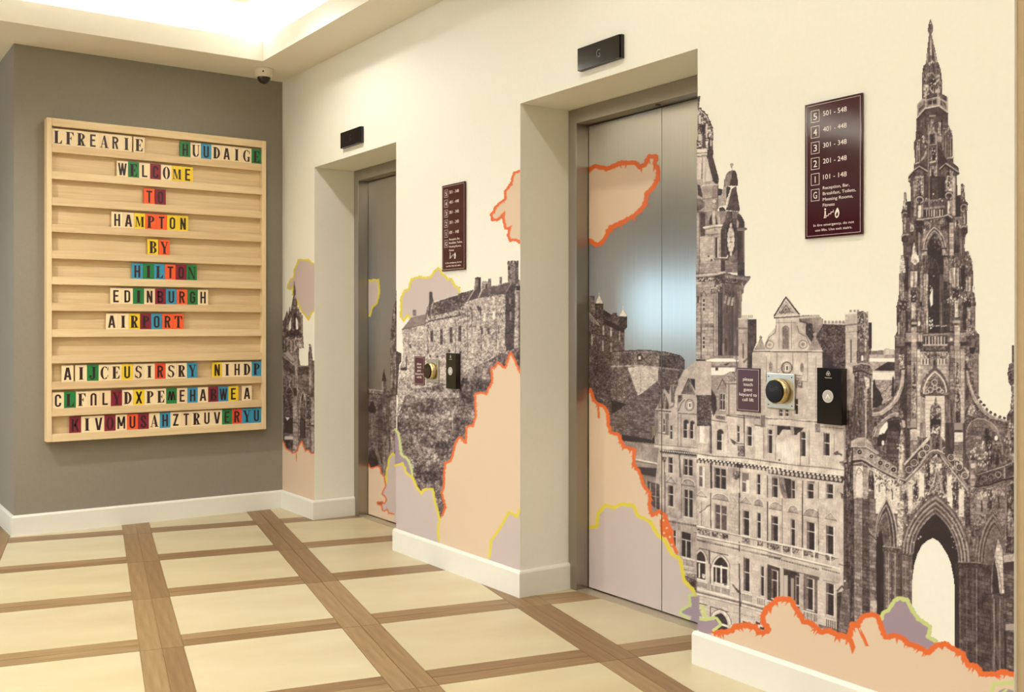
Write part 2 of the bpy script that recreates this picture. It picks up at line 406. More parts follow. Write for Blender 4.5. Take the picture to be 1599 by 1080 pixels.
def call_panel(x0, z0, label):
    W, Hh, D = .090, .1725, -.028
    t = empty('lift_call_panel', (x0 + W / 2, YW, z0), label, 'call panel', 'black lift call panels')
    obox('housing', M_blackm, t, -W / 2, W / 2, D + .006, -.0005, 0, Hh, bev=.001)
    obox('glass_front', M_black, t, -W / 2 - .0005, W / 2 + .0005, D, D + .006, -.0005, Hh + .0005, bev=.0008)
    zc = .086
    bm = bmesh.new(); cyl(bm, (-.003, D - .0012, zc), .0195, .0024, 'Y', 40); b = link('call_button', bm, M_ringw, t)
    bm = bmesh.new()
    for r0, r1 in ((.0195, .0178),):
        ra = [bm.verts.new((-.003 + r0 * math.cos(a), D - .0026, zc + r0 * math.sin(a))) for a in [2 * math.pi * i / 40 for i in range(40)]]
        rb = [bm.verts.new((-.003 + r1 * math.cos(a), D - .0026, zc + r1 * math.sin(a))) for a in [2 * math.pi * i / 40 for i in range(40)]]
        for i in range(40): bm.faces.new((ra[i], ra[(i + 1) % 40], rb[(i + 1) % 40], rb[i]))
    link('button_rim', bm, mat('rim_white', (214, 208, 198), .3, noise=.02), b)
    bm = bmesh.new()
    for sx in (-1, 1):
        p = [(0, .008), (sx * .0085, -.007), (sx * .0055, -.007), (0, .0025)]
        vs_ = [bm.verts.new((-.003 + x, D - .0028, zc + z)) for x, z in p]; bm.faces.new(vs_ if sx > 0 else vs_[::-1])
    link('arrow_mark', bm, mat('arrow_white', (236, 232, 226), .3, noise=.02), b)
    bm = bmesh.new()                      # maker's emblem: three interlaced rings
    for q in range(3):
        a0 = R(90 + 120 * q); cx, cz = -.003 + .0035 * math.cos(a0), Hh - .0165 + .0035 * math.sin(a0)
        for i in range(20):
            a, c = 2 * math.pi * i / 20, 2 * math.pi * (i + 1) / 20
            bm.faces.new([bm.verts.new((cx + r * math.cos(v), D - .0002, cz + r * math.sin(v))) for r, v in ((.0045, a), (.0045, c), (.0036, c), (.0036, a))])
    link('emblem', bm, M_white, t)
    fitted('ThyssenKrupp', .0028, .026, t, M_white, -.003, D - .0001, Hh - .0305, align='CENTER')
keycard_sign(-2.402, .9135, 'maroon keycard notice on the wall right of the nearer lift')
reader(-2.2675, .9325, 'round black keycard reader on square silver plate, right of the nearer lift')
call_panel(-2.0485, .8995, 'black lift call panel with up button, under the large directory sign')
keycard_sign(-4.625, .899, 'maroon keycard notice over the printed castle, between the two lifts')
reader(-4.492, .918, 'round black keycard reader over the printed castle, between the two lifts')
call_panel(-4.268, .8975, 'black lift call panel between the two lifts')

# ---------------------------------------------------------------- dome camera on the soffit
t = empty('security_camera', (-6.146, 2.386, ZC), 'white dome security camera on the ceiling above the letter board corner', 'camera')
bm = bmesh.new(); lathe(bm, [(.060, -.0003), (.060, -.008), (.055, -.012), (.055, -.040), (.050, -.050), (.042, -.053)], (0, 0, 0), 40); link('housing', bm, mat('camera_white', (222, 212, 190), .4, noise=.02), t, True)
bm = bmesh.new(); lathe(bm, [(.041, -.050)] + [(.041 * math.cos(a), -.053 - .040 * math.sin(a)) for a in [R(9 * i) for i in range(0, 10)]][:-1] + [(.003, -.093)], (0, 0, 0), 32); link('dome', bm, mat('smoked_dome', (38, 26, 22), .08, noise=.05), t, True)
bm = bmesh.new(); cyl(bm, (.050, -.024, -.026), .005, .006, 'X', 12); link('screw', bm, M_blackm, t)

# ---------------------------------------------------------------- letter board
BX = -6.33; BY0, BY1, BZ0, BZ1 = 1.156, 2.473, .534, 2.404
IY0, IY1 = 1.183, 2.445
bd = empty('letter_board', (XG, (BY0 + BY1) / 2, BZ0), 'pale wooden letter board with twelve ledges on the dark grey wall', 'letter board')
OY = (BY0 + BY1) / 2
def bbox_(name, m, x0, x1, y0, y1, z0, z1, bev=.0015):
    bm = bmesh.new(); box(bm, x0 - XG, x1 - XG, y0 - OY, y1 - OY, z0 - BZ0, z1 - BZ0, bev=bev); return link(name, bm, m, bd)
bbox_('stile', M_wood[2], XG + .001, BX, BY0, IY0, BZ0, BZ1); bbox_('stile', M_wood[2], XG + .001, BX, IY1, BY1, BZ0, BZ1)
bbox_('top_rail', M_wood[0], XG + .001, BX, IY0 + .0004, IY1 - .0004, 2.359, BZ1)
bbox_('back_panel', M_wood[1], XG + .002, BX - .036, IY0 + .0004, IY1 - .0004, BZ0 + .01, 2.358)
LB = [2.208, 2.054, 1.901, 1.7475, 1.594, 1.444, 1.292, 1.1395, .987, .8355, .681, BZ0]
LT = [v + .0445 for v in LB]
for i, z in enumerate(LB):
    bbox_('ledge', M_wood[(i * 3) % 4 if (i * 3) % 4 != 2 else 0], BX - .035, BX - .002, IY0 + .0006, IY1 - .0006, z, z + .030, bev=.001)
    bbox_('ledge_lip', M_wood[(i + 1) % 2 if i % 3 else 3], BX - .0105, BX - .0006, IY0 + .0006, IY1 - .0006, z - .0005, LT[i], bev=.001)

# letter tiles -------------------------------------------------------------
def poly(bm, pts):
    if sum(a[0] * b[1] - b[0] * a[1] for a, b in zip(pts, pts[1:] + pts[:1])) < 0: pts = pts[::-1]
    bm.faces.new([bm.verts.new((x, y, 0)) for x, y in pts])
def rc(bm, x0, x1, y0, y1): poly(bm, [(x0, y0), (x1, y0), (x1, y1), (x0, y1)])
def ring(bm, cx, cy, ro, so, ri, si, a0, a1, n=20, ix=0):
    pr = None
    for i in range(n + 1):
        a = R(a0 + (a1 - a0) * i / n); o = (cx + ro * math.cos(a), cy + so * math.sin(a)); q = (cx + ix + ri * math.cos(a), cy + si * math.sin(a))
        if pr: poly(bm, [pr[0], o, q, pr[1]])
        pr = (o, q)
def stem(bm, x, w=.225, y0=0, y1=1, top=True, bot=True, s=.065, h=.05):
    rc(bm, x, x + w, y0, y1)
    if top: rc(bm, x - s, x + w + s, y1 - h, y1)
    if bot: rc(bm, x - s, x + w + s, y0, y0 + h)
def serif_glyph(c):
    bm = bmesh.new(); h = .06
    if c in 'LE':
        stem(bm, .09); rc(bm, .2, .60, 0, h); poly(bm, [(.46, h - .01), (.60, h - .01), (.62, .30), (.585, .30)])
    if c in 'FE':
        if c == 'F': stem(bm, .09)
        rc(bm, .2, .60, 1 - h, 1); poly(bm, [(.46, 1 - h + .01), (.60, 1 - h + .01), (.62, .72), (.585, .72)])
        rc(bm, .2, .43, .47, .53); poly(bm, [(.36, .5), (.43, .66), (.45, .66), (.45, .34), (.43, .34)])
    if c == 'I': stem(bm, .22)
    if c == 'O': ring(bm, .32, .5, .30, .52, .11, .47, 0, 360, 36)
    if c in 'CG':
        ring(bm, .36, .5, .33, .52, .14, .46, 50, 310, 30)
        poly(bm, [(.55, .80), (.61, .98), (.63, .98), (.63, .64), (.605, .64)])
        if c == 'C': poly(bm, [(.55, .20), (.60, .13), (.64, .32), (.61, .34)])
        else: stem(bm, .46, .16, -.0, .42, True, False, .06)
    if c == 'D':
        stem(bm, .09); ring(bm, .25, .5, .40, .5, .20, .44, -90, 90, 24)
    if c in 'PRB':
        stem(bm, .09)
        cy, ry = (.74, .26)
        ring(bm, .30, cy, .31, ry, .12, ry - .05, -90, 90, 20)
        rc(bm, .2, .31, 1 - .05, 1); rc(bm, .2, .31, cy - ry, cy - ry + .05)
        if c == 'B':
            ring(bm, .30, .26, .34, .26, .14, .21, -90, 90, 20); rc(bm, .2, .31, 0, .05); rc(bm, .2, .31, .47, .52)
        if c == 'R':
            poly(bm, [(.28, .50), (.44, .50), (.60, .06), (.40, .06)]); rc(bm, .38, .68, 0, .06)
    if c == 'A':
        poly(bm, [(.30, 1), (.40, 1), (.62, 0), (.42, 0), (.27, .86)]); poly(bm, [(.30, 1), (.33, .88), (.13, 0), (.07, 0)])
        rc(bm, .16, .47, .28, .335); rc(bm, -.02, .22, 0, .05); rc(bm, .36, .69, 0, .05)
    if c == 'U':
        stem(bm, .07, .18, .22, 1, True, False); rc(bm, .53, .585, .22, 1); rc(bm, .45, .66, .95, 1)
        ring(bm, .3275, .25, .2575, .27, .085, .19, 180, 360, 20, ix=.05)
    if c == 'M':
        s = .84
        stem(bm, .04, .05, 0, s, True, True, .05); stem(bm, .49, .16, 0, s, True, True, .045)
        poly(bm, [(.02, s), (.20, s), (.38, .06), (.31, .0)]); poly(bm, [(.31, 0), (.37, .10), (.53, s), (.49, s)])
    if c == 'N':
        stem(bm, .07, .055); rc(bm, .545, .60, 0, 1); rc(bm, .47, .67, .95, 1)
        poly(bm, [(.03, 1), (.22, 1), (.60, 0), (.50, 0)])
    if c == 'T':
        stem(bm, .22, .19, 0, 1, False, True); rc(bm, .0, .63, .94, 1)
        poly(bm, [(0, 1), (.17, .95), (.04, .70), (.0, .70)]); poly(bm, [(.63, 1), (.46, .95), (.59, .70), (.63, .70)])
    if c == 'Y':
        rc(bm, .23, .42, 0, .46); rc(bm, .15, .50, 0, .05); poly(bm, [(.0, .97), (.20, .97), (.42, .44), (.23, .44)])
        poly(bm, [(.42, .44), (.36, .50), (.52, .97), (.58, .97)]); rc(bm, -.05, .27, .95, 1); rc(bm, .42, .66, .95, 1)
    if c == 'J':
        rc(bm, .30, .50, .22, 1); rc(bm, .2, .60, .95, 1); ring(bm, .28, .22, .22, .24, .04, .18, -150, 0, 16)
        ring(bm, .13, .24, .10, .11, .0, .0, 0, 360, 16)
    if c == 'S':
        ring(bm, .31, .745, .24, .275, .08, .215, 20, 250, 24); ring(bm, .31, .255, .27, .275, .10, .215, -160, 70, 24)
        poly(bm, [(.14, .58), (.30, .47), (.45, .40), (.50, .48), (.32, .60), (.22, .66)])
        poly(bm, [(.50, .82), (.56, .99), (.58, .99), (.58, .68), (.55, .68)]); poly(bm, [(.10, .17), (.05, .01), (.03, .01), (.03, .34), (.06, .34)])
    me = bpy.data.meshes.new('glyph'); bm.to_mesh(me); bm.free(); return me
def plain_glyph(c):
    bm = bmesh.new(); t = .155; W = .47; r = W / 2
    def arch(cy, a0, a1, cx=r, rr=None, sy=None, tt=t):
        rr = rr or r; sy = sy or rr; ring(bm, cx, cy, rr, sy, rr - tt, sy - tt * .9, a0, a1, 14)
    def diag(x0, y0, x1, y1, w=t * 1.08): poly(bm, [(x0 - w / 2, y0), (x0 + w / 2, y0), (x1 + w / 2, y1), (x1 - w / 2, y1)])
    L_ = lambda y0=0, y1=1: rc(bm, 0, t, y0, y1)
    Rr = lambda y0=0, y1=1: rc(bm, W - t, W, y0, y1)
    B_ = lambda y, x0=0, x1=W, tt=t * .9: rc(bm, x0, x1, y, y + tt)
    q = t * .9
    if c in 'ELF': L_()
    if c in 'EL': B_(0, 0, W - .04)
    if c in 'EF': B_(1 - q, 0, W - .04); B_(.46, 0, W - .09)
    if c == 'H': L_(); Rr(); B_(.44)
    if c == 'T': rc(bm, W / 2 - t / 2, W / 2 + t / 2, 0, 1); B_(1 - q)
    if c == 'I': rc(bm, W / 2 - t / 2, W / 2 + t / 2, 0, 1)
    if c == 'O': L_(r, 1 - r); Rr(r, 1 - r); arch(r, 180, 360); arch(1 - r, 0, 180)
    if c == 'U': L_(r, 1); Rr(r, 1); arch(r, 180, 360)
    if c in 'CG': L_(r, 1 - r); arch(r, 180, 360); arch(1 - r, 0, 180); Rr(1 - r - .09, 1 - r); Rr(r, r + (.09 if c == 'C' else .27))
    if c == 'G': B_(.50 - q / 2, W * .48, W)
    if c == 'D': L_(); B_(0, 0, W - r); B_(1 - q, 0, W - r); Rr(r, 1 - r); arch(r, 270, 360); arch(1 - r, 0, 90)
    if c in 'RPB':
        L_(); rr = .27; ring(bm, W - rr + .01, 1 - rr, rr, rr, rr - t, rr - q, -90, 90, 14); B_(1 - q, 0, W - rr + .01); B_(1 - 2 * rr, 0, W - rr + .01)
        if c == 'R': diag(W - t * .5, 0, W - t * 1.35, .50)
        if c == 'B': ring(bm, W - rr + .02, rr, rr, rr, rr - t, rr - q, -90, 90, 14); B_(0, 0, W - rr + .02)
    if c == 'A': W2 = .56; diag(t / 2, 0, W2 / 2 - .03, 1); diag(W2 - t / 2, 0, W2 / 2 + .03, 1); rc(bm, .14, W2 - .14, .22, .22 + q)
    if c == 'V': W2 = .56; diag(W2 / 2 - .03, 0, t / 2, 1); diag(W2 / 2 + .03, 0, W2 - t / 2, 1)
    if c == 'W':
        for x0, x1 in ((.20, .07), (.22, .35), (.47, .34), (.49, .62)): diag(x0, 0, x1, 1, t * .92)
    if c == 'M':
        rc(bm, 0, t * .9, 0, 1); rc(bm, .62 - t * .9, .62, 0, 1); diag(.30, .22, .09, 1, t); diag(.32, .22, .53, 1, t)
    if c == 'N': L_(); Rr(); diag(W - t * .55, 0, t * .55, 1, t * 1.05)
    if c == 'K': L_(); diag(t + .05, .40, W - .02, 1); diag(W, 0, t + .10, .60)
    if c == 'X': diag(.06, 0, W - .04, 1); diag(W - .04, 0, .06, 1)
    if c == 'Z': B_(0); B_(1 - q); diag(.08, 0, W - .08, 1, t * 1.1)
    if c == 'Y': rc(bm, W / 2 - t / 2, W / 2 + t / 2, 0, .45); diag(W / 2 - .02, .42, .06, 1); diag(W / 2 + .02, .42, W - .06, 1)
    if c == 'S':
        arch(1 - r, 0, 180, sy=.25); arch(r, 180, 360, sy=.25); L_(.66, 1 - r); Rr(r, .34)
        poly(bm, [(0, .68), (t, .72), (W, .34), (W - t, .30)]); Rr(1 - r - .07, 1 - r); L_(r, r + .07)
    me = bpy.data.meshes.new('glyph'); bm.to_mesh(me); bm.free(); return me
LH = .073
glyphs = {}
def glyph(c, style):
    key = c + style
    if key in glyphs: return glyphs[key]
    if style == 's':
        me = serif_glyph(c); me.transform(Matrix.Diagonal((LH, LH, 1, 1)))
        wmax = {'A': .056, 'M': .053}.get(c, .050)
    else:
        me = plain_glyph({'n': 'U', 'w': 'W'}.get(c, c)); me.transform(Matrix.Diagonal((LH, LH, 1, 1)))
        wmax = .06
    xs_ = [v.co.x for v in me.vertices]; x0, x1 = min(xs_), max(xs_)
    f = min(1, wmax / (x1 - x0)) if c != 'I' else 1
    me.transform(Matrix.Translation((-(x0 + x1) / 2, 0, 0))); me.transform(Matrix.Diagonal((f, 1, 1, 1)))
    if c in 'nw':
        me.transform(Matrix.Translation((0, -LH / 2, 0))); me.transform(Matrix.Rotation(R(180), 4, 'Z')); me.transform(Matrix.Translation((0, LH / 2, 0)))
        if c == 'w': me.transform(Matrix.Translation((0, .012, 0)) @ Matrix.Diagonal((1, .74, 1, 1)))
    me.transform(boardM(0, 0, 0)); me.materials.clear(); me.materials.append(M_ink)
    me.name = 'letter'; glyphs[key] = me; return me
M_ink = mat('letter_ink', (44, 20, 20), .45, noise=.05, nscale=60)
TC = {'c': ('cream', (243, 221, 179)), 'k': ('beige', (238, 211, 170)), 'g': ('green', (30, 124, 64)), 'b': ('blue', (56, 146, 182)), 'm': ('maroon', (132, 26, 48)),
      'o': ('orange', (238, 92, 44)), 'y': ('yellow', (236, 202, 44)), 'r': ('red', (220, 74, 44))}
M_t = {k: mat('tile_' + n, c, .4, noise=.035, nscale=12) for k, (n, c) in TC.items()}
TW, THT = .0655, .108
tile_me = {}
for k in TC:
    bm = bmesh.new(); box(bm, -.004, .004, -TW / 2 + .0004, TW / 2 - .0004, 0, THT, bev=.0006)
    me = bpy.data.meshes.new('letter_tile'); bm.to_mesh(me); bm.free(); me.materials.append(M_t[k]); tile_me[k] = me
NUM = 'first second third fourth fifth sixth seventh eighth ninth tenth eleventh twelfth thirteenth fourteenth fifteenth sixteenth seventeenth eighteenth'.split()
# row, start y, end y, tiles: letter, s(erif)/p(lain), colour
ROWS = [(0, 1.186, 1.633, 'Lsc Fsc Rsc Epc Ask Rpc Isc'), (0, 1.6413, 1.7071, 'Esc'),
        (0, 1.9206, 2.4445, 'Hpg Usc Upb Dsc Apc Isc Gsc Esg'), (1, 1.5449, 2.0004, 'Wpc Esg Lpc Cpm Osc Msy Epy'),
        (2, 1.7005, 1.8362, 'Tpo Opm'), (3, 1.5148, 1.9721, 'Hpc Apk Msy Pso Tpo Opy Npy'), (4, 1.7229, 1.8583, 'Bsy Yso'),
        (5, 1.6313, 2.0261, 'Hpb Isg Lsb Tpo Opm Nsg'), (6, 1.5079, 2.0968, 'Epc Dpc Isg Npk Bpm Upb Rpo Gpg Hpc'),
        (7, 1.4831, 1.9435, 'Apc Isc Rsy Psm Opb Rpo Tso'), (9, 1.2368, 1.3042, 'Apc'), (9, 1.3115, 2.0289, 'Isc Jsg Csc Esc Upy Ssk Isc Rpr Ssc Rsc Ysb'),
        (9, 2.1221, 2.4445, 'Npy Isc Hpc Dsc Psb'), (10, 1.1855, 2.2918, 'Cpc Lsg Fsc npk Lpk Ysm Dsc Xpy Psc Esc wpg Epk Hpb Apc Bsm Wpb Epy'),
        (10, 2.3154, 2.3822, 'Apc'), (11, 1.28, 2.4445, 'Kpm Isc Vpc Osm Mpc Upo Spm Asc Hpb Zpc Tpk Rsc Upc Vpc Epg Rpr Ysb Upb')]
cnt = {}
for row, y0, y1, spec_ in ROWS:
    sp = spec_.split(); pw = (y1 - y0) / len(sp)
    for i, (c, st, cc) in enumerate(sp):
        cnt[row] = cnt.get(row, 0) + 1
        o = bpy.data.objects.new('letter_tile', tile_me[cc]); col.objects.link(o)
        lc = {'n': 'U upside down', 'w': 'W upside down'}.get(c, c)
        zt_ = LB[row] + .0305
        o.location = (BX - .0155, y0 + pw * (i + .5), zt_)
        o.rotation_euler = (R(random.uniform(-.25, .25)), 0, 0)
        g = bpy.data.objects.new('letter', glyph(c, st)); col.objects.link(g); g.parent = o
        g.location = (.0043, 0, .0225 if not (c == 'M' and st == 's') else .026)
        tag(o, '%s tile, %s letter %s, %s in the %s row of the board' % (
            TC[cc][0], 'bold serif' if st == 's' else 'plain', lc, NUM[cnt[row] - 1], NUM[row]), 'letter tile',
            'letter tiles on the %s ledge of the board' % NUM[row])

# ---------------------------------------------------------------- the printed mural
# A city view in sepia with outlined clouds, printed on vinyl that runs over the wall and the lift doors.
# The drawing is made here with polygons, strokes and grain, then laid on the surfaces as the colour of a
# fine mesh that is cut to the outline of the print.
import numpy as np, math
SS = 2; MX0, MY0, MX1, MY1 = 432, 20, 1600, 1100
MW, MH = (MX1 - MX0) * SS, (MY1 - MY0) * SS
rng = np.random.default_rng(5)
def blur(a, rx, ry):
    for ax, r in ((1, rx), (0, ry)):
        if r < 1: continue
        k = 2 * r + 1
        p = np.pad(a, [(r + 1, r) if i == ax else (0, 0) for i in (0, 1)], mode='edge').cumsum(ax, dtype=np.float64)
        a = ((p[k:] - p[:-k]) if ax == 0 else (p[:, k:] - p[:, :-k])) / k
    return a
def nz(rx, ry, tw=1):
    a = rng.standard_normal((MH, MW)).astype(np.float32)
    for _ in range(tw): a = blur(a, rx, ry)
    return (a / a.std()).astype(np.float32)
GY, GX = np.mgrid[0:MH, 0:MW].astype(np.float32)
GX = GX / SS + MX0; GY = GY / SS + MY0
N1, N2, N6, N20 = nz(1, 1), nz(2, 2, 2), nz(7, 7, 2), nz(22, 22, 2)
NV, NS = nz(1, 9), nz(2, 30)
def hsh(a, b): v = np.sin(a * 127.1 + b * 311.7) * 43758.5453; return v - np.floor(v)
def ashlar(rows, width, vx=-313.0, vy=510.0):
    v = (GY - vy) / (GX - vx) / rows; r = np.floor(v); fr = v - r
    u = GX / width + hsh(r, 3.0) * 7; c = np.floor(u); fu = u - c
    t = (hsh(r, c) - .5) * 1.7
    m = (fr < .17) | (fu < .11)
    return (np.where(m, -1.1, t) + .35 * N1 + .25 * N6).astype(np.float32)
T = {'n': (.55 * N1 + .5 * N2 + .5 * N6), 'g': (.45 * N1 + .55 * NV + .45 * N2 + .6 * NS * .7), 'r': (.9 * N1 + .4 * N2 + .22 * N6),
     'c': (.8 * N1 + .65 * N2 + .5 * N6 + .4 * N20), 'a': ashlar(.0034, 9.5), 'b': ashlar(.0024, 6.0), 's': (.3 * N1 + .5 * N6 + .55 * N20 + .35 * NV),
     'v': (.35 * N1 + 1.0 * NS + .3 * NV)}
VV = np.zeros((MH, MW), np.float32); KK = np.zeros((MH, MW), np.uint8)
CL = dict(monument=1, clock_tower=2, building=3, castle=4, crag=5, church=6, peach=10, lilac=11, mauve=12, orange=13, yellow=14, lime=15)
cur = [1]
CR = dict(A=(1390, 25, 7.714), B=(1390, 150, 7.714), C=(1390, 275, 7.714), D=(1390, 400, 7.2), E=(1340, 540, 7.714), F=(1460, 540, 7.712),
          G=(1310, 660, 7.714), H=(1440, 660, 6.748), I=(1320, 760, 3.376), J=(1080, 640, 7.714), K=(1200, 640, 7.714), L=(1080, 770, 7.714),
          M=(1200, 770, 7.714), N=(1080, 880, 9), O=(1220, 870, 6.75), P=(1015, 560, 5.4), Q=(1260, 470, 6.35), R=(1080, 150, 7.71),
          S=(1080, 280, 7.71), T=(1080, 410, 6.35), U=(618, 400, 9), V=(715, 400, 6.745), W=(618, 500, 7.715), X=(435, 400, 6.75), Y=(435, 550, 4.7),
          a=(870, 140, 4.154), b=(870, 400, 4.154), c=(870, 660, 3.375), d=(430, 380, 2.7), e=(540, 720, 9.82), f=(600, 260, 3.6), g=(600, 540, 3.176), p=(0, 0, 1), h=(1070, 400, 3.6), m=(1000, 560, 4.5))
def PT(c, s):
    ox, oy, k = CR[c]
    if isinstance(s, str): s = [tuple(map(float, q.split(','))) for q in s.split()]
    return [(ox + x / k, oy + y / k) for x, y in s]
def raster(pts, fn):
    P_ = np.array([((x - MX0) * SS, (y - MY0) * SS) for x, y in pts]); Q_ = np.roll(P_, -1, 0)
    y0 = max(0, int(math.floor(P_[:, 1].min()))); y1 = min(MH - 1, int(math.ceil(P_[:, 1].max())))
    for y in range(y0, y1 + 1):
        yc = y + .5
        s = ((P_[:, 1] <= yc) & (Q_[:, 1] > yc)) | ((Q_[:, 1] <= yc) & (P_[:, 1] > yc))
        if not s.any(): continue
        p, q = P_[s], Q_[s]
        xs_ = np.sort(p[:, 0] + (yc - p[:, 1]) / (q[:, 1] - p[:, 1]) * (q[:, 0] - p[:, 0]))
        for a, b in zip(xs_[::2], xs_[1::2]):
            a = max(0, int(round(a))); b = min(MW, int(round(b)))
            if b > a: fn(y, a, b)
def F(c, s, v, tex=None, amp=0, over=False):
    """fill a polygon: sepia value v (0 dark, 1 paper) with grain; over=True only where something is printed already"""
    pts = PT(c, s); t = T[tex] if tex else None; k = cur[0]
    def fn(y, a, b):
        val = v if t is None else v + amp * t[y, a:b]
        if over:
            m = KK[y, a:b] > 0; VV[y, a:b] = np.where(m, val, VV[y, a:b])
        else:
            VV[y, a:b] = val; KK[y, a:b] = k
    raster(pts, fn)
def RC(c, x0, y0, x1, y1, v, tex=None, amp=0):
    F(c, [(x0, y0), (x1, y0), (x1, y1), (x0, y1)], v, tex, amp)
def L(c, s, w, v, tex='n', amp=.05):
    pts = PT(c, s)
    for (x0, y0), (x1, y1) in zip(pts, pts[1:]):
        d = math.hypot(x1 - x0, y1 - y0) or 1; dx, dy = (x1 - x0) / d, (y1 - y0) / d; h = w / 2
        x0 -= dx * h * .5; y0 -= dy * h * .5; x1 += dx * h * .5; y1 += dy * h * .5
        F('p', [(x0 - dy * h, y0 + dx * h), (x1 - dy * h, y1 + dx * h), (x1 + dy * h, y1 - dx * h), (x0 + dy * h, y0 - dx * h)], v, tex, amp)
def DOT(c, x, y, r, v, n=10, ry=None, tex='n', amp=.06):
    ox, oy, k = CR[c]; F('p', [(ox + x / k + r * math.cos(6.283 * i / n), oy + y / k + (ry or r) * math.sin(6.283 * i / n)) for i in range(n)], v, tex, amp)
def CIRC(c, x, y, r, w, v, ry=None, n=14):
    ox, oy, k = CR[c]; L('p', [(ox + x / k + r * math.cos(6.283 * i / n), oy + y / k + (ry or r) * math.sin(6.283 * i / n)) for i in range(n + 1)], w, v)
def NOPRINT(c, s):
    def fn(y, a, b): KK[y, a:b] = 0
    raster(PT(c, s), fn)
def arcpts(x0, y0, xa, ya, side, n=8):
    """pointed-arch flank from spring (x0,y0) up to apex (xa,ya)"""
    out = []
    for i in range(n + 1):
        a = i / n * math.pi / 3
        out.append((x0 + (xa - x0) * (1 - math.cos(a)) * 2, y0 + (ya - y0) * math.sin(a) / .866))
    return out
def arch(c, xl, yl, xa, ya, xr, yr, yb, v, tex='n', amp=.05):
    F(c, [(xl, yb)] + arcpts(xl, yl, xa, ya, 0) + arcpts(xr, yr, xa, ya, 1)[::-1] + [(xr, yb)], v, tex, amp)
def archline(c, xl, yl, xa, ya, xr, yr, w, v):
    L(c, arcpts(xl, yl, xa, ya, 0), w, v); L(c, arcpts(xr, yr, xa, ya, 1), w, v)
def pinn(c, x, yt, yb, w, v=.3, knobs=True):
    F(c, [(x, yt), (x + w * .18, yt + (yb - yt) * .12), (x + w / 2, yb), (x - w / 2, yb), (x - w * .18, yt + (yb - yt) * .12)], v, 'g', .16)
    if knobs:
        k = CR[c][2]
        for i in range(1, 6):
            t = i / 6
            for s in (-1, 1): DOT(c, x + s * w * (.08 + .42 * t), yt + (yb - yt) * t, max(.7, w / k * .11), v * .8)
def flecks(c, x0, y0, x1, y1, n, v0, v1, r=.8, tall=1.6):
    for _ in range(n):
        DOT(c, rng.uniform(x0, x1), rng.uniform(y0, y1), r * rng.uniform(.6, 1.3), rng.uniform(v0, v1), 6, ry=r * tall * rng.uniform(.6, 1.6))
VPX, VPY = -313.0, 510.0
def sl(c, x, y):
    ox, oy, k = CR[c]; X, Y = ox + x / k, oy + y / k; return (Y - VPY) / (X - VPX)
def win(c, x, y, w, h, kind='s', fr=.82, dark=.12, trans=.36):
    """sash window centred at x with its top at y (crop units); follows the wall's perspective"""
    s = sl(c, x, y + h / 2); k = CR[c][2]
    def q(x0, y0, x1, y1, v, tex='n', amp=.04): F(c, [(x + x0, y + y0 + s * x0), (x + x1, y + y0 + s * x1), (x + x1, y + y1 + s * x1), (x + x0, y + y1 + s * x0)], v, tex, amp)
    hw = w / 2; e = .9 * k
    q(-hw - e * 1.3, -e * 1.2, hw + e * 1.3, h + e * 1.6, .60, 's', .05)
    q(-hw - e * .9, -e * .8, -hw - e * .2, h, .30)
    q(-hw - e * .2, 0, hw + e * .2, h, fr)
    if kind == 'arch':
        DOT(c, x, y + hw * .25, hw / k + .9, .36, 14, ry=hw / k * 1.1 + 1.0); DOT(c, x, y + hw * .4, hw / k, dark, 14, ry=hw / k * 1.15)
        q(-hw, hw * .4, hw, h - e * .5, dark); q(-hw, h * .48, hw, h * .48 + e * .8, fr); q(hw * .45, h * .1, hw, h - e * .5, fr * .92)
    elif kind == 'dbl':
        for a, b in ((-hw, -e * .45), (e * .45, hw)):
            q(a, e * .3, b, h * trans, dark); q(a, h * trans + e * .9, b, h - e * .6, dark); q(a, e * .3, a + (b - a) * .25, h - e * .6, .4)
    elif kind == 'lit':
        q(-hw, e * .3, hw * .1, h * .45, .45); q(-hw, h * .5, hw * .05, h - e, .35)
    elif kind == 'cross':
        q(-hw, e * .3, hw, h * trans, dark); q(-hw, h * trans + e * 1.3, -e * .5, h - e * .8, dark); q(e * .5, h * trans + e * 1.3, hw, h - e * .8, dark); q(-hw, e * .3, -hw + e, h, .45)
    else:
        q(-hw, e * .2, hw * .75, h * trans, dark); q(-hw, h * trans + e * 1.2, hw * .75, h - e * .7, dark)
        q(-hw, e * .2, -hw * .5, h * trans, .36); q(-hw, h * trans + e * 1.2, -hw * .6, h - e * .7, .42)
    q(-hw - e, h, hw + e, h + e * .9, .86)
def ped(c, x, y, w, h, kind='tri'):
    s = sl(c, x, y); f = lambda a, b: (x + a, y + b + s * a)
    if kind == 'tri':
        F(c, [f(-w / 2, h), f(0, 0), f(w / 2, h)], .62, 'n', .05); L(c, [f(-w / 2, h), f(0, 0), f(w / 2, h), f(-w / 2, h)], 1.1, .30)
        L(c, [f(-w / 2, h - 5), f(0, -5), f(w / 2, h - 5)], .8, .84)
    else:
        pts = [f(-w / 2 * math.cos(t), h - h * math.sin(t)) for t in [math.pi * i / 10 for i in range(11)]]
        F(c, pts, .56, 'n', .05); L(c, pts + [pts[0]], 1.1, .28); L(c, [(a, b - 6) for a, b in pts], 1.0, .82)
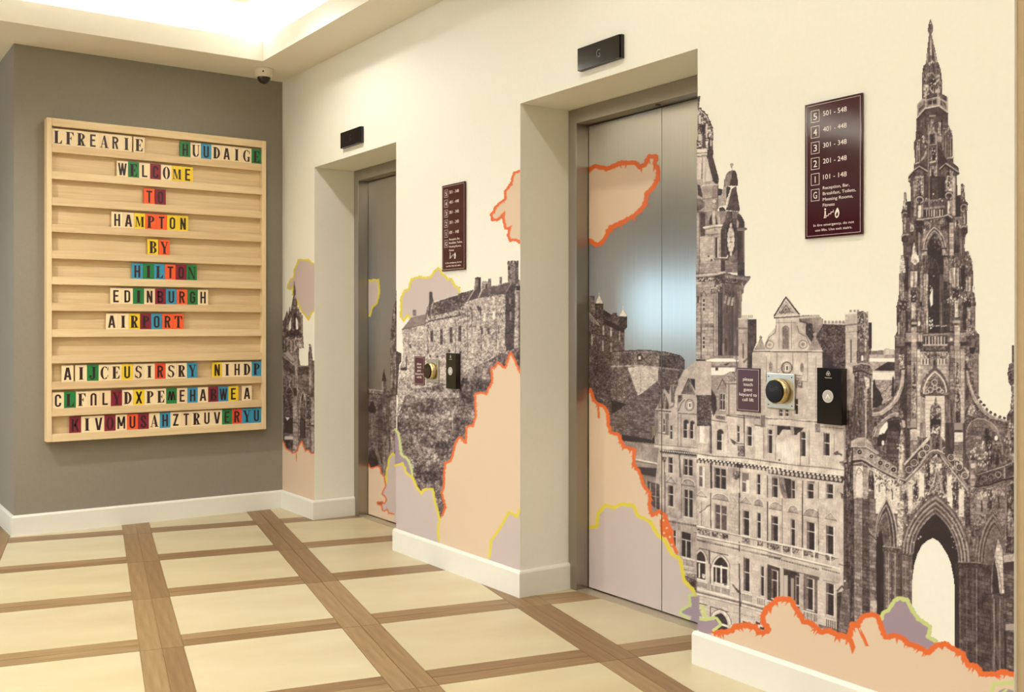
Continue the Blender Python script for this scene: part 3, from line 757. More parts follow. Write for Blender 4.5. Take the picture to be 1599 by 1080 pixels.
def balus(c, x0, y0, x1, y1, h, n, vb=.2, vl=.72):
    """balustrade from (x0,y0) to (x1,y1), h tall"""
    F(c, [(x0, y0), (x1, y1), (x1, y1 + h), (x0, y0 + h)], vb, 'n', .06)
    for i in range(n + 1):
        t = i / n; x = x0 + (x1 - x0) * t; y = y0 + (y1 - y0) * t; L(c, [(x, y), (x, y + h)], .55 * abs(x1 - x0) / n / CR[c][2], vl)
    L(c, [(x0, y0), (x1, y1)], 1.3, .85); L(c, [(x0, y0 + h), (x1, y1 + h)], 1.2, .75)
def dent(c, x0, y0, x1, y1, n, w, h, v=.14, vb=.66):
    """row of dark dentils"""
    for i in range(n):
        t = i / n; x = x0 + (x1 - x0) * t; y = y0 + (y1 - y0) * t; t2 = t + .62 / n
        xe = x0 + (x1 - x0) * t2; ye = y0 + (y1 - y0) * t2
        F(c, [(x, y), (xe, ye), (xe, ye + h), (x, y + h)], v, 'n', .05)
def jag(pts, step=2.2, amp=1.0):
    out = []
    for (x0, y0), (x1, y1) in zip(pts, pts[1:]):
        d = math.hypot(x1 - x0, y1 - y0); n = max(1, int(d / step)); nx, ny = -(y1 - y0) / (d or 1), (x1 - x0) / (d or 1)
        for i in range(n):
            t = i / n; o = rng.uniform(-1, 1) * amp; out.append((x0 + (x1 - x0) * t + nx * o, y0 + (y1 - y0) * t + ny * o))
    out.append(pts[-1]); return out
def cloud(fillk, linek, c, line, close, w=4.5, amp=1.0, spikes=0):
    """outlined cloud: 'line' is its drawn rim, 'close' the points that close the fill"""
    ln = jag(PT(c, line), 2.4, amp); cur[0] = CL[fillk]; F('p', ln + PT('p', close), 0)
    w *= 1.22; cur[0] = CL[linek]; L('p', ln, w, 0, None, 0)
    for i, (x, y) in enumerate(ln): DOT('p', x + rng.uniform(-.16, .16) * w, y + rng.uniform(-.16, .16) * w, w * (.62 if i % 3 == 0 else .5) * rng.uniform(.8, 1.15), 0, 8, tex=None, amp=0)
    spikes = int(spikes * 1.6)
    cx = sum(p[0] for p in ln) / len(ln)
    for i in range(spikes):                     # ragged inner tufts
        x, y = ln[int(rng.integers(len(ln)))]; a = rng.uniform(.4, 2.7)
        F('p', [(x - w * .45, y), (x + w * .45, y), (x + math.cos(a) * w * 1.5, y + math.sin(a) * w * 1.7)], 0)

# ======== right wall =================================================
# ---- background roofs between the hotel and the monument
cur[0] = 3
F('Q', '610,500 640,490 760,488 780,470 860,480 889,490 889,1080 620,1080', .60, 'n', .06)
F('Q', '615,500 760,488 760,530 615,530', .40, 'n', .05); RC('Q', 610, 565, 870, 600, .90); RC('Q', 615, 535, 760, 562, .62, 'n', .04)
RC('Q', 780, 480, 815, 530, .74); RC('Q', 820, 480, 860, 530, .70)
F('Q', '655,690 800,600 870,605 870,692', .14, 'n', .04); L('Q', '650,696 870,696', 1.2, .75)
RC('Q', 655, 705, 870, 780, .86, 'n', .03); L('Q', '660,785 850,785', 1, .5)
F('Q', '690,795 850,795 860,1000 700,1000', .50, 'r', .12); RC('Q', 620, 800, 655, 960, .88, 'n', .03)
F('Q', '655,790 670,770 690,850 730,900 745,950 765,990 750,1050 650,1060 650,860', .09, 'n', .05)
CIRC('Q', 790, 1010, 6, 2, .66); L('Q', '790,1000 800,880 840,840', 2.2, .62)
F('Q', '845,760 855,740 865,760 870,950 835,950', .16, 'n', .08)

# ---- hotel: body
cur[0] = 3
F('p', '1088,568 1150,570 1176,570 1185,545 1214,536 1211,502 1232,465 1248,492 1252,500 1284,500 1286,508 1322,502 1322,490 1356,486 1358,640 1330,760 1326,992 1300,1000 1088,1000', .70, 's', .06)
# roofs and chimneys right of the gable
F('Q', '-10,215 160,215 385,320 385,640 150,640 -20,500', .16, 'r', .07)
F('Q', '160,250 340,268 385,330 385,490 300,400', .30, 'b', .10); L('Q', '160,255 250,370', 1.2, .72); L('Q', '120,390 270,495 385,500', 1.6, .72); L('Q', '270,420 330,500', 1, .6)
F('Q', '155,225 385,240 385,205 160,200', .74, 's', .05)
for i in range(6): RC('Q', 172 + i * 36, 192, 194 + i * 36, 222, .52, 'n', .05); L('Q', [(172 + i * 36, 192), (194 + i * 36, 192)], .9, .85)
F('Q', '-60,185 120,180 160,175 158,390 120,385 70,240 0,220', .46, 's', .07); RC('Q', 120, 172, 160, 390, .14, 'n', .04); RC('Q', -60, 165, 125, 188, .42)
for i in range(8): RC('Q', -110 + i * 30, 138, -92 + i * 30, 166, .62)
F('Q', '378,128 500,115 500,235 490,240 490,640 440,660 385,620 388,245 378,240', .66, 'a', .05)
L('Q', '378,128 500,118', 2, .80); L('Q', '380,240 500,228', 2.2, .42); L('Q', '385,310 495,300', 1.2, .5); RC('Q', 432, 380, 445, 610, .22)
for i in range(3): RC('Q', 425 + i * 35, 86, 447 + i * 35, 110, .55)
F('Q', '500,110 560,95 600,135 605,210 640,215 640,330 632,530 600,530 500,620 492,600', .20, 'r', .12)
# gable with scrolls, niche and corner cones
cur[0] = 3
F('h', '497,340 565,228 640,325 640,345 625,360 625,390 665,420 700,470 720,500 730,440 742,470 775,525 770,640 770,720 380,700 380,540 425,450 445,500 470,440 505,400 510,350', .70, 's', .06)
F('h', '640,335 700,330 760,345 775,380 900,385 900,640 770,640 770,530 725,430 690,380 640,370', .24, 'r', .10)
F('h', '640,342 755,338 772,352 772,390 740,440 720,420 715,380 650,360', .50, 's', .08); L('h', '645,345 755,338', 2.6, .72)
for i in range(8): RC('h', 655 + i * 13, 329, 663 + i * 13, 342, .6)
F('h', '520,325 566,250 612,318', .42, 'r', .12); L('h', '500,335 566,230 640,325', 2.4, .22); L('h', '500,345 640,338', 2.6, .30); L('h', '503,340 636,330', 1.2, .85)
L('h', '535,310 566,262 600,310', 1.0, .75); DOT('h', 566, 298, 3.5, .6); DOT('h', 566, 298, 1.8, .25)
RC('h', 547, 405, 583, 520, .46, 'n', .05); DOT('h', 565, 408, 5, .46); archline('h', 547, 412, 565, 390, 583, 412, 1.1, .28); L('h', '510,372 622,372', 1, .4)
L('h', '527,360 527,520', 1, .42); L('h', '597,360 597,520', 1, .42); L('h', '548,400 548,520', .8, .3)
CIRC('h', 474, 497, 6.5, 1.5, .45); DOT('h', 474, 497, 2.5, .5); CIRC('h', 662, 495, 6.5, 1.5, .42); DOT('h', 662, 495, 3, .48)
L('h', '452,510 470,455 505,430 512,390', 1.2, .32); L('h', '700,500 680,450 640,430 628,390', 1.2, .3)
F('h', '385,528 410,490 424,455 440,490 452,528', .58, 's', .08); DOT('h', 424, 456, 2.6, .5); F('h', '685,528 712,480 728,440 748,480 772,530', .56, 's', .08); DOT('h', 728, 440, 2.8, .6)
L('h', '380,534 776,538', 2.2, .30); L('h', '382,529 772,532', 1.2, .84); L('h', '455,560 455,700', 1, .42); L('h', '515,545 515,690', .8, .4); L('h', '605,545 605,690', .8, .4); L('h', '688,545 688,700', .8, .4)
CIRC('h', 571, 627, 8, 2.4, .34, 9); DOT('h', 571, 627, 6, .55, ry=7); RC('h', 561, 610, 582, 646, .92); RC('h', 567, 615, 577, 640, .2); L('h', '520,660 560,610 520,640', .8, .4)
DOT('h', 480, 620, 3, .48, ry=8); DOT('h', 656, 625, 3, .48, ry=8)
RC('h', 770, 540, 830, 640, .15, 'n', .04)
L('h', '380,700 776,705', 1.4, .4); RC('h', 690, 540, 765, 940, .72, 'a', .05); L('h', '735,560 735,930', .9, .5)
RC('h', 380, 545, 450, 640, .68, 'a', .05)
# windows behind / beside the fixtures
RC('h', 420, 690, 450, 890, .66, 'a', .05); win('h', 628, 800, 22, 90, fr=.8); win('h', 908, 820, 16, 100); L('h', '610,668 660,672', 1.3, .3); RC('h', 610, 680, 660, 740, .45, 'r', .16)
for x in (540, 574): win('h', x, 862, 18, 38)
L('h', '430,905 480,915 560,930 640,935 700,928 790,935 1000,945', 3.0, .46); L('h', '430,898 560,922 700,920 1000,935', 1.6, .84)
L('h', '235,890 330,895 420,905', 2.2, .35)
F('h', '885,700 930,690 960,730 965,870 900,870', .55, 's', .08); F('h', '385,0 386,0 386,1', .5)
# mansard roof with dormer left
F('h', '62,590 150,575 285,580 290,640 230,690 232,720 62,720', .50, 'r', .06)
F('h', '62,625 240,625 265,640 215,668 62,668', .90, 'n', .02); L('h', '62,622 245,624', 1.3, .35); F('h', '62,600 90,580 110,590 118,604 80,614', .14)
F('h', '160,575 190,556 280,556 290,585 270,590', .82, 'n', .03); F('h', '62,672 210,672 285,640 285,890 150,890 62,780', .54, 'b', .05)
F('h', '105,690 135,700 150,750 175,790 178,860 160,900 148,860 140,800 115,750', .13, 'n', .04)
F('h', '62,690 100,680 130,730 120,800 150,880 62,880', .60, 's', .06); L('h', '62,760 100,730 150,860', 1.3, .3); CIRC('h', 76, 832, 6.5, 1.4, .4, 9); RC('h', 64, 812, 84, 850, .95); RC('h', 72, 820, 82, 846, .5)
F('h', '182,748 212,690 236,748', .50, 'n', .05); L('h', '180,750 210,690 236,745', 1.4, .2); win('h', 210, 772, 28, 92, 'dbl')
RC('h', 232, 700, 286, 890, .66, 'a', .05); RC('h', 240, 720, 250, 890, .5); L('h', '222,716 300,716', 2.2, .34); F('h', '236,680 262,630 286,640 286,700 240,710', .5, 'r', .12)
L('h', '62,880 150,885', 1.6, .3); L('h', '62,872 150,877', 1, .82)
# attic storey
RC('J', 45, 20, 235, 520, .66, 's', .06); win('J', 128, 150, 66, 240, 'arch', dark=.86); RC('J', 45, 400, 220, 510, .60, 's', .07)
win('J', 345, 262, 70, 225, 'arch'); L('J', '235,120 420,150', 1.6, .34); L('J', '232,40 234,520', 2.2, .26); L('J', '215,120 215,500', .9, .4)
F('J', '285,60 400,75 405,120 290,105', .4, 'r', .1)
RC('J', 425, 60, 545, 580, .74, 'a', .05); RC('J', 545, 110, 630, 400, .68, 's', .06); win('J', 568, 190, 30, 200); L('J', '632,60 636,560', 1.8, .24); L('J', '430,165 440,400', .8, .5)
L('J', '420,65 640,95', 1.6, .25); L('J', '640,90 880,105', 1.4, .45); RC('J', 555, 430, 630, 560, .38, 'r', .12); L('J', '540,400 630,410', 1.4, .2)
win('J', 702, 200, 64, 235, trans=.44); RC('J', 765, 180, 860, 590, .76, 'a', .04); L('J', '760,180 880,200', 2, .36); RC('J', 835, 60, 888, 210, .50, 's', .08)
L('J', '865,220 870,590', 1, .45); win('J', 950, 235, 58, 290, trans=.2); L('J', '1008,225 1010,600', .9, .4); F('J', '460,340 500,360 540,390 520,420 490,400', .3, 'r', .1)
F('K', '80,180 430,210 400,250 350,280 335,360 300,355 295,320 265,240 170,235 135,290 125,345 90,320 100,290', .15, 'n', .04)
F('K', '262,195 305,205 310,320 330,350 300,345 290,300 275,270', .6, 's', .06); RC('K', 75, 190, 105, 300, .62)
RC('K', 100, 300, 350, 640, .71, 's', .06)
F('K', '0,110 130,118 300,140 430,140 560,125 560,175 430,215 290,195 100,180 0,165', .76, 's', .05); L('K', '0,100 290,118 430,135 560,140', 1.2, .35); L('K', '0,180 250,195 430,215', 1.2, .4)
win('K', 425, 262, 62, 300, trans=.27); L('K', '385,250 385,670', 1.2, .2); L('K', '490,240 490,650', .9, .42)
RC('K', 500, 250, 600, 660, .74, 'a', .05); RC('K', 562, 165, 622, 262, .45, 's', .1); L('K', '565,262 620,262', 1.2, .2); L('K', '622,200 910,225', 1.2, .45)
win('K', 708, 278, 74, 275, trans=.42); L('K', '790,290 790,530', .9, .46); win('K', 948, 300, 32, 190, trans=.4); L('K', '915,240 915,640', 1.0, .4)
F('K', '780,520 830,490 860,520 890,530 885,560 860,540 780,545', .3, 'r', .1); DOT('K', 130, 603, 1.6, .12)
# main cornice with brackets
for a, b, wd, v in (('J', '45,540 250,575 560,605 1080,670', 6, .74), ('J', '45,520 250,555 640,580 1080,640', 1.6, .38), ('K', '0,665 400,710 600,725 920,770', 6, .74), ('K', '0,625 380,670 640,690 920,725', 1.5, .4),
                    ('J', '45,565 560,628 1080,690', 1.0, .86), ('K', '0,690 930,790', 1, .86)): L(a, b, wd, v, 's', .08)
F('J', '55,572 560,628 1080,700 1080,755 560,690 55,635', .17, 'n', .05); F('K', '0,690 930,800 890,880 0,765', .17, 'n', .05)
for i in range(22):
    t = i / 22; x = 62 + 1010 * t; y = 576 + 120 * t; RC('J', x, y, x + 22, y + 18, .84); DOT('J', x + 24, y + 44, 1.9, .66, ry=2.6)
for i in range(17):
    t = i / 17; x = 2 + 890 * t; y = 696 + 106 * t; RC('K', x, y, x + 26, y + 20, .84); DOT('K', x + 24, y + 46, 2.1, .66, ry=2.8)
F('J', '535,640 610,655 600,700 540,690', .15, 'r', .06)
# second row of windows
RC('J', 45, 640, 160, 940, .72, 's', .06); win('J', 128, 680, 60, 250, 'lit', dark=.8); RC('J', 165, 640, 215, 940, .66, 'a', .05); L('J', '232,640 238,940', 3.2, .22)
win('J', 345, 700, 132, 250, 'dbl', trans=.36); RC('J', 440, 700, 560, 960, .68, 's', .07); F('J', '500,730 590,740 590,800 540,840 490,820', .42, 'r', .16); L('J', '575,690 580,1080', 1.4, .18)
win('J', 655, 755, 80, 240, 'lit', trans=.44); RC('J', 612, 760, 690, 840, .42); win('J', 812, 772, 46, 250, trans=.44); RC('J', 862, 780, 912, 1080, .72, 'a', .05)
RC('J', 915, 790, 965, 1080, .68, 'a', .05); L('J', '912,790 912,1080', 1.5, .2); win('J', 1010, 800, 70, 240, trans=.4)
RC('K', 0, 800, 45, 1080, .7, 'a', .05); win('K', 85, 815, 70, 240, trans=.38)
F('K', '118,800 190,812 200,960 250,1040 235,1080 190,1080 150,990', .42, 'n', .06); F('K', '188,815 275,830 275,1080 240,1080 205,960', .16, 'n', .04)
win('K', 305, 850, 44, 260, trans=.4); RC('K', 352, 850, 408, 1080, .72, 'a', .05); L('K', '410,850 412,1080', 1.3, .2); RC('K', 415, 860, 462, 1080, .72, 'a', .05); RC('K', 462, 855, 555, 910, .36, 's', .05)
win('K', 512, 885, 84, 260, trans=.32, fr=.74); RC('K', 560, 870, 600, 1080, .66, 's', .05); L('K', '602,870 602,1080', 1, .25); RC('K', 608, 870, 686, 1080, .76, 'a', .05); win('K', 745, 890, 96, 280, trans=.4)
F('K', '795,900 915,940 915,1080 800,1080', .68, 's', .07)
F('K', '860,990 900,1010 940,990 960,1060 880,1070', .34, 'r', .16)
# pediments
RC('L', 45, 55, 1080, 600, .68, 's', .06); RC('M', 0, 60, 860, 620, .68, 's', .06)
ped('L', 118, -32, 140, 70); ped('L', 350, 10, 205, 70, 'arc'); ped('L', 655, 40, 145, 80); ped('L', 808, 75, 120, 75, 'arc'); ped('M', 95, 112, 180, 85, 'arc'); ped('M', 300, 152, 130, 80, 'arc')
ped('M', 525, 190, 210, 90, 'arc'); ped('M', 745, 235, 160, 80)
RC('L', 455, 0, 570, 520, .66, 'a', .06); L('L', '228,0 232,420', 1.6, .26); L('L', '573,0 575,760', 1.8, .16); RC('L', 862, 160, 915, 560, .70, 'a', .05); L('L', '915,100 915,570', 1.8, .16); L('L', '490,40 545,120 500,200', .8, .45)
L('M', '165,60 165,600', 1.1, .3); RC('M', 170, 100, 232, 620, .72, 'a', .05); RC('M', 362, 200, 412, 660, .68, 'a', .05); L('M', '410,0 408,660', 1.8, .18); L('M', '598,180 605,700', 1.1, .25); RC('M', 608, 100, 680, 700, .70, 'a', .06)
# third row of windows
win('L', 105, 95, 100, 300, 'dbl', trans=.34, dark=.62); L('L', '95,230 160,190 180,160 222,138', 1.5, .2); win('L', 350, 140, 140, 300, 'dbl', trans=.34, dark=.30); win('L', 662, 210, 84, 300, trans=.3)
win('L', 815, 235, 50, 310, trans=.33, fr=.88); win('L', 1000, 275, 66, 305, trans=.3); win('M', 85, 275, 78, 305, trans=.3); win('M', 300, 315, 56, 320, trans=.33); win('M', 518, 350, 100, 335, trans=.32); win('M', 748, 395, 96, 340, trans=.3)
# balcony band with carved panels and dentils
F('L', '45,400 570,510 1080,625 1080,700 570,580 45,500', .68, 's', .05)
for x0, x1 in ((65, 225), (240, 325), (335, 440), (610, 700), (790, 860), (905, 965), (975, 1070)):
    y0 = 420 + (x0 - 65) * .205; y1 = 420 + (x1 - 65) * .205
    F('L', [(x0, y0), (x1, y1), (x1, y1 + 62), (x0, y0 + 62)], .38, 'r', .20)
L('L', '45,395 570,505 1080,622', 1.4, .86); L('L', '45,404 570,514 1080,634', 1.0, .25); L('L', '45,498 330,560 640,620 1080,722', 1.6, .86); L('L', '45,512 640,636 1080,738', 1.2, .38)
dent('L', 60, 548, 575, 665, 34, 0, 22); dent('L', 590, 668, 1080, 775, 32, 0, 22); dent('M', 0, 748, 620, 902, 38, 0, 24); dent('M', 640, 896, 870, 955, 13, 0, 24)
F('M', '0,590 860,760 860,930 0,690', .68, 's', .05)
for x0, x1 in ((0, 135), (175, 260), (275, 370), (425, 550), (560, 600), (685, 740), (755, 800)):
    y0 = 600 + x0 * .19; y1 = 600 + x1 * .19; F('M', [(x0, y0), (x1, y1), (x1, y1 + 70), (x0, y0 + 70)], .38, 'r', .20)
L('M', '0,582 420,665 740,745 830,775', 1.6, .88); L('M', '0,594 830,786', 1.0, .25); L('M', '0,692 430,800 760,880 860,915', 1.8, .88); L('M', '0,712 760,900', 1.3, .4)
for x in (165, 280, 412, 550, 745): L('M', [(x, 600 + x * .19), (x, 690 + x * .22)], 1.6, .84)
dent('M', 0, 748, 620, 902, 38, 0, 24); dent('M', 640, 896, 870, 955, 13, 0, 24)
F('L', '45,585 575,700 1080,815 1080,860 910,840 575,760 45,650', .66, 's', .04); F('M', '0,790 860,975 860,1000 600,960 0,850', .66, 's', .04)
# ground storey: arches left, columns right
RC('L', 45, 660, 210, 1090, .66, 's', .05); F('N', '70,0 660,0 680,560 70,400', .68, 's', .06)
for c, xl, xr, yt in (('L', 50, 165, 700), ('L', 262, 440, 765)):
    xm = (xl + xr) / 2; yk = (xr - xl) * .75
    arch(c, xl - 26, yt + yk, xm, yt - 34, xr + 26, yt + yk + 20, 1090, .74, 's', .04); archline(c, xl - 26, yt + yk, xm, yt - 34, xr + 26, yt + yk + 20, 1.0, .34)
    arch(c, xl, yt + yk, xm, yt - 4, xr, yt + yk + 16, 1090, .14)
L('L', '45,812 165,835', 2.4, .88); L('L', '262,870 440,905', 2.8, .88); L('N', '108,0 108,190', 2.4, .86); L('N', '415,30 415,270', 2.6, .86); L('N', '345,50 345,260', 1.3, .8); L('N', '508,60 508,300', 1.6, .7)
RC('N', 118, 0, 190, 150, .14); F('N', '76,0 98,0 98,200 76,180', .14); RC('N', 195, 0, 200, 220, .8)
F('N', '150,140 190,150 180,210 150,190', .7, 'r', .1); L('N', '75,210 190,240', 2.4, .88); L('N', '320,265 520,320', 3, .86); F('N', '435,270 500,290 500,310 440,300', .5, 'r', .2)
L('L', '90,660 225,690', 1.6, .3); RC('L', 205, 690, 225, 1090, .26); L('L', '232,700 440,745', 1.6, .22); RC('L', 335, 735, 358, 770, .6); RC('N', 200, 0, 262, 260, .66, 's', .05); L('N', '262,0 262,300', 1.6, .25); L('N', '525,30 540,300', .9, .5)
balus('N', 72, 232, 215, 268, 92, 8); balus('N', 270, 285, 535, 350, 100, 14); RC('N', 218, 255, 262, 375, .58, 's', .06)
L('N', '75,345 670,505 1020,600', 2.2, .82); L('N', '75,385 330,450 680,535 1010,630', 1.0, .3); L('N', '75,400 680,548 1000,640', 1.3, .22); L('N', '75,425 680,575 1000,668', 2, .74); L('N', '75,440 680,590 990,680', .8, .3)
RC('N', 545, 20, 668, 400, .72, 'a', .04); F('N', '560,280 590,290 640,350 690,390 690,420 640,400 600,340', .26, 'r', .1); L('N', '672,0 675,850', 2.0, .14); L('N', '670,380 700,440 680,760', 1.6, .2)
win('N', 782, -80, 88, 470, trans=.42); RC('N', 850, 0, 935, 560, .72, 'a', .05); win('N', 998, 35, 56, 420, trans=.33); F('N', '1060,0 1240,60 1240,520 1060,520', .20, 'n', .05); RC('N', 1040, 60, 1060, 480, .6); win('N', 1168, 95, 86, 400, trans=.33, fr=.8)
balus('N', 705, 405, 850, 440, 110, 7); balus('N', 920, 465, 1030, 490, 105, 7); balus('N', 1055, 510, 1130, 530, 80, 4)
F('N', '70,450 680,600 990,690 960,860 690,860 70,860', .70, 'a', .05); arch('N', 325, 740, 415, 690, 505, 860, 940, .15); archline('N', 300, 730, 410, 655, 535, 850, 2.2, .80); archline('N', 280, 720, 410, 630, 560, 850, 1.1, .34)
L('N', '270,600 520,680', 1.3, .2); L('N', '420,850 510,880', 3, .85); RC('N', 425, 900, 510, 930, .2); L('N', '262,600 262,740', 1.6, .2); L('N', '75,545 215,580', 1.5, .25)
F('N', '690,760 860,800 850,850 700,850', .76); F('N', '715,800 830,830 830,850 720,850', .2); F('N', '900,800 960,830 970,870 900,850', .2); F('N', '930,850 1060,890 1050,950 930,930', .82); F('N', '960,880 1030,900 1020,930 960,920', .2); L('N', '675,600 675,840', 2, .16)
for x, y in ((640, 690), (800, 735)): L('N', [(x - 60, y - 14), (x + 90, y + 22)], 1, .5)
F('O', '0,60 620,200 620,800 0,800', .66, 's', .05); F('O', '20,120 205,160 205,560 20,500', .18, 'n', .05); F('O', '225,170 400,205 400,600 225,560', .36, 'n', .06); RC('O', -10, 115, 22, 500, .66)
RC('O', 28, 190, 66, 480, .66); RC('O', 100, 220, 130, 520, .55); win('O', 174, 205, 36, 300, trans=.28); RC('O', 192, 170, 232, 580, .62, 'n', .04); L('O', '192,170 236,180', 2.6, .7); win('O', 305, 225, 74, 330, trans=.29); L('O', '20,118 205,165 400,210', 1.4, .3)
RC('O', 380, 240, 460, 720, .72, 'a', .05); win('O', 520, 275, 86, 340, trans=.31); L('O', '440,240 600,270', 1, .4); balus('O', 232, 560, 380, 600, 90, 8); balus('O', 466, 640, 575, 670, 90, 5)
L('O', '0,30 400,120 620,165', 5, .70, 's', .04)
dent('O', 0, 18, 400, 120, 26, 0, 18); dent('O', 430, 110, 620, 160, 12, 0, 18); F('O', '390,700 590,760 590,800 400,740', .4, 's', .1)
L('O', '400,60 620,115', 1.4, .85)

# ---- clock tower
cur[0] = 2
F('R', '62,0 105,0 95,60 90,130 110,150 145,185 190,225 225,310 255,370 262,430 262,500 255,640 262,700 255,735 330,1000 320,1080 62,1080', .30, 'r', .18)
F('R', '62,150 100,150 150,195 200,260 225,330 262,420 256,640 62,640', .34, 'r', .26)
L('R', '95,150 150,195 190,240 215,310 235,370', 1.4, .22); L('R', '100,170 140,205 180,250 200,300', 1.1, .74)
for x, y in ((110, 148), (150, 188), (188, 226), (222, 308), (250, 380)): DOT('R', x, y, 1.5, .2)
RC('R', 85, 230, 110, 330, .72); RC('R', 175, 330, 188, 500, .75); RC('R', 80, 460, 120, 540, .70); RC('R', 85, 550, 118, 610, .62, 'r', .2); RC('R', 132, 470, 166, 620, .26); RC('R', 172, 540, 196, 620, .7, 'r', .2); RC('R', 225, 530, 238, 600, .7)
RC('R', 125, 345, 160, 430, .16, 'n', .06); RC('R', 205, 490, 225, 640, .14); RC('R', 80, 610, 118, 636, .16); RC('R', 215, 450, 250, 495, .66, 'r', .2)
F('R', '62,640 190,630 195,690 180,720 62,720', .76, 'n', .05); L('R', '62,690 195,680', 1.5, .34); L('R', '120,712 180,712', 1.6, .36)
F('R', '190,640 262,650 258,735 330,1000 255,1005 185,720', .20, 'n', .04)
F('R', '130,730 180,730 255,1020 130,1040', .70, 'v', .05); F('R', '62,730 128,735 120,1080 62,1080', .74, 'n', .04); L('R', '128,735 118,1080', 1.2, .26)
RC('R', 250, 1000, 318, 1060, .22, 'n', .05); F('R', '125,1040 250,1025 318,1050 318,1080 120,1080', .6, 'n', .06)
F('S', '62,0 125,0 130,60 315,60 318,340 300,380 220,400 160,700 62,900', .62, 'b', .06); RC('S', 130, 80, 310, 380, .58, 'b', .07); RC('S', 250, 70, 312, 380, .50, 'b', .06); L('S', '125,78 235,60 318,66', 2, .72); F('S', '245,0 315,0 315,55 280,50', .18); L('S', '125,240 310,215', 1.2, .36); L('S', '318,70 318,350', 1.6, .2)
F('S', '68,60 100,70 130,170 130,220 75,190', .16, 'n', .05); F('S', '62,230 110,230 155,280 155,330 105,370 62,380', .40, 's', .1)
F('S', '320,110 375,120 360,190 318,200', .16, 'n', .05); F('S', '385,75 440,70 430,200 410,310 320,330 320,210 365,190', .60, 'b', .06)
F('R', '388,1075 410,950 440,910 490,890 525,900 545,960 555,1080', .44, 's', .1); F('R', '490,895 520,893 545,940 557,1050 545,1080 462,1080', .20, 'n', .04); DOT('R', 483, 826, 2.9, .55); DOT('R', 478, 850, 1.3, .4); L('R', '483,850 486,890', 1.2, .5)
F('S', '388,0 465,0 555,0 555,40 530,75 388,80', .42, 's', .08); F('S', '470,0 557,0 555,50 520,80 455,70', .18)
F('S', '485,110 535,80 580,360 575,385 415,370 440,200', .24, 'n', .05); F('S', '485,110 455,220 430,330 415,340 440,200', .74, 'n', .05); F('S', '415,100 440,80 470,100 440,200 415,240', .2)
F('S', '330,340 380,330 410,370 410,450 360,440 330,400', .18, 'r', .1)
# body with rose window and corner turret
F('S', '62,380 180,390 240,380 420,380 570,385 560,440 610,460 640,520 635,580 660,590 640,620 635,1000 640,1080 62,1080', .50, 's', .1)
F('S', '420,385 550,390 550,1080 350,1080 360,560 400,500', .27, 'n', .06); F('S', '545,420 575,410 610,455 638,520 632,585 555,590', .19, 'n', .05); L('S', '565,598 660,596', 3.4, .42); RC('S', 545, 615, 632, 1000, .20, 'v', .05); RC('S', 625, 615, 634, 1000, .4)
F('S', '420,380 555,390 545,470 420,460', .36, 'v', .08); F('S', '545,480 570,520 560,580 545,580', .6)
DOT('S', 473, 725, 8.2, .16, 20, ry=28); 
for q in range(12):
    a = 6.283 * q / 12; DOT('S', 473 + 32 * math.cos(a), 725 + 125 * math.sin(a), 1.7, .74, 7, ry=4.8)
    if q % 2 == 0: DOT('S', 473 + 15 * math.cos(a), 725 + 70 * math.sin(a), 1.4, .72, 7, ry=4.2)
for dy in (-170, 170): DOT('S', 473, 725 + dy, 1.8, .7, 7, ry=4)
DOT('S', 473, 725, 1.5, .66, ry=3)
F('S', '105,400 160,410 160,680 105,690', .22, 'n', .05); RC('S', 62, 400, 92, 1080, .60, 'n', .05); L('S', '92,400 92,1000', 1.0, .26)
F('S', '160,470 200,420 240,380 270,370 330,400 370,470 345,545 210,545', .50, 's', .10); F('S', '215,470 245,410 250,545 212,545', .15); F('S', '285,410 300,470 315,545 290,545', .14); RC('S', 252, 380, 282, 545, .68, 'n', .05); F('S', '310,420 345,460 345,540 325,540', .64)
DOT('S', 270, 262, 2.9, .78); F('S', '240,330 260,290 280,290 300,330 270,345', .58, 'n', .06)
F('S', '140,580 270,552 370,548 355,600 345,660 275,655 180,665 160,660 160,600', .64, 'n', .05); L('S', '140,580 270,556 370,550', 2.0, .82); L('S', '160,605 270,580 360,575', 1.2, .3); L('S', '165,660 345,655', 1, .4)
RC('S', 98, 690, 270, 980, .66, 'b', .08); RC('S', 275, 660, 350, 960, .56, 'n', .06); RC('S', 285, 698, 308, 945, .14); RC('S', 312, 715, 322, 945, .74); RC('S', 350, 600, 400, 960, .19, 'n', .04)
DOT('S', 203, 925, 1.6, .12); DOT('S', 240, 970, 1.8, .12); L('S', '270,958 360,958', 1.4, .2); L('S', '340,943 425,943 435,915', 1.6, .86); RC('S', 98, 985, 350, 1080, .62, 'b', .09); DOT('S', 135, 990, 3.2, .72); RC('S', 350, 975, 400, 1080, .18)
RC('S', 400, 975, 555, 1080, .48, 'b', .07); RC('S', 555, 1000, 632, 1080, .2, 'n', .05); F('S', '440,960 550,850 550,1000 500,1010', .36, 'n', .06)
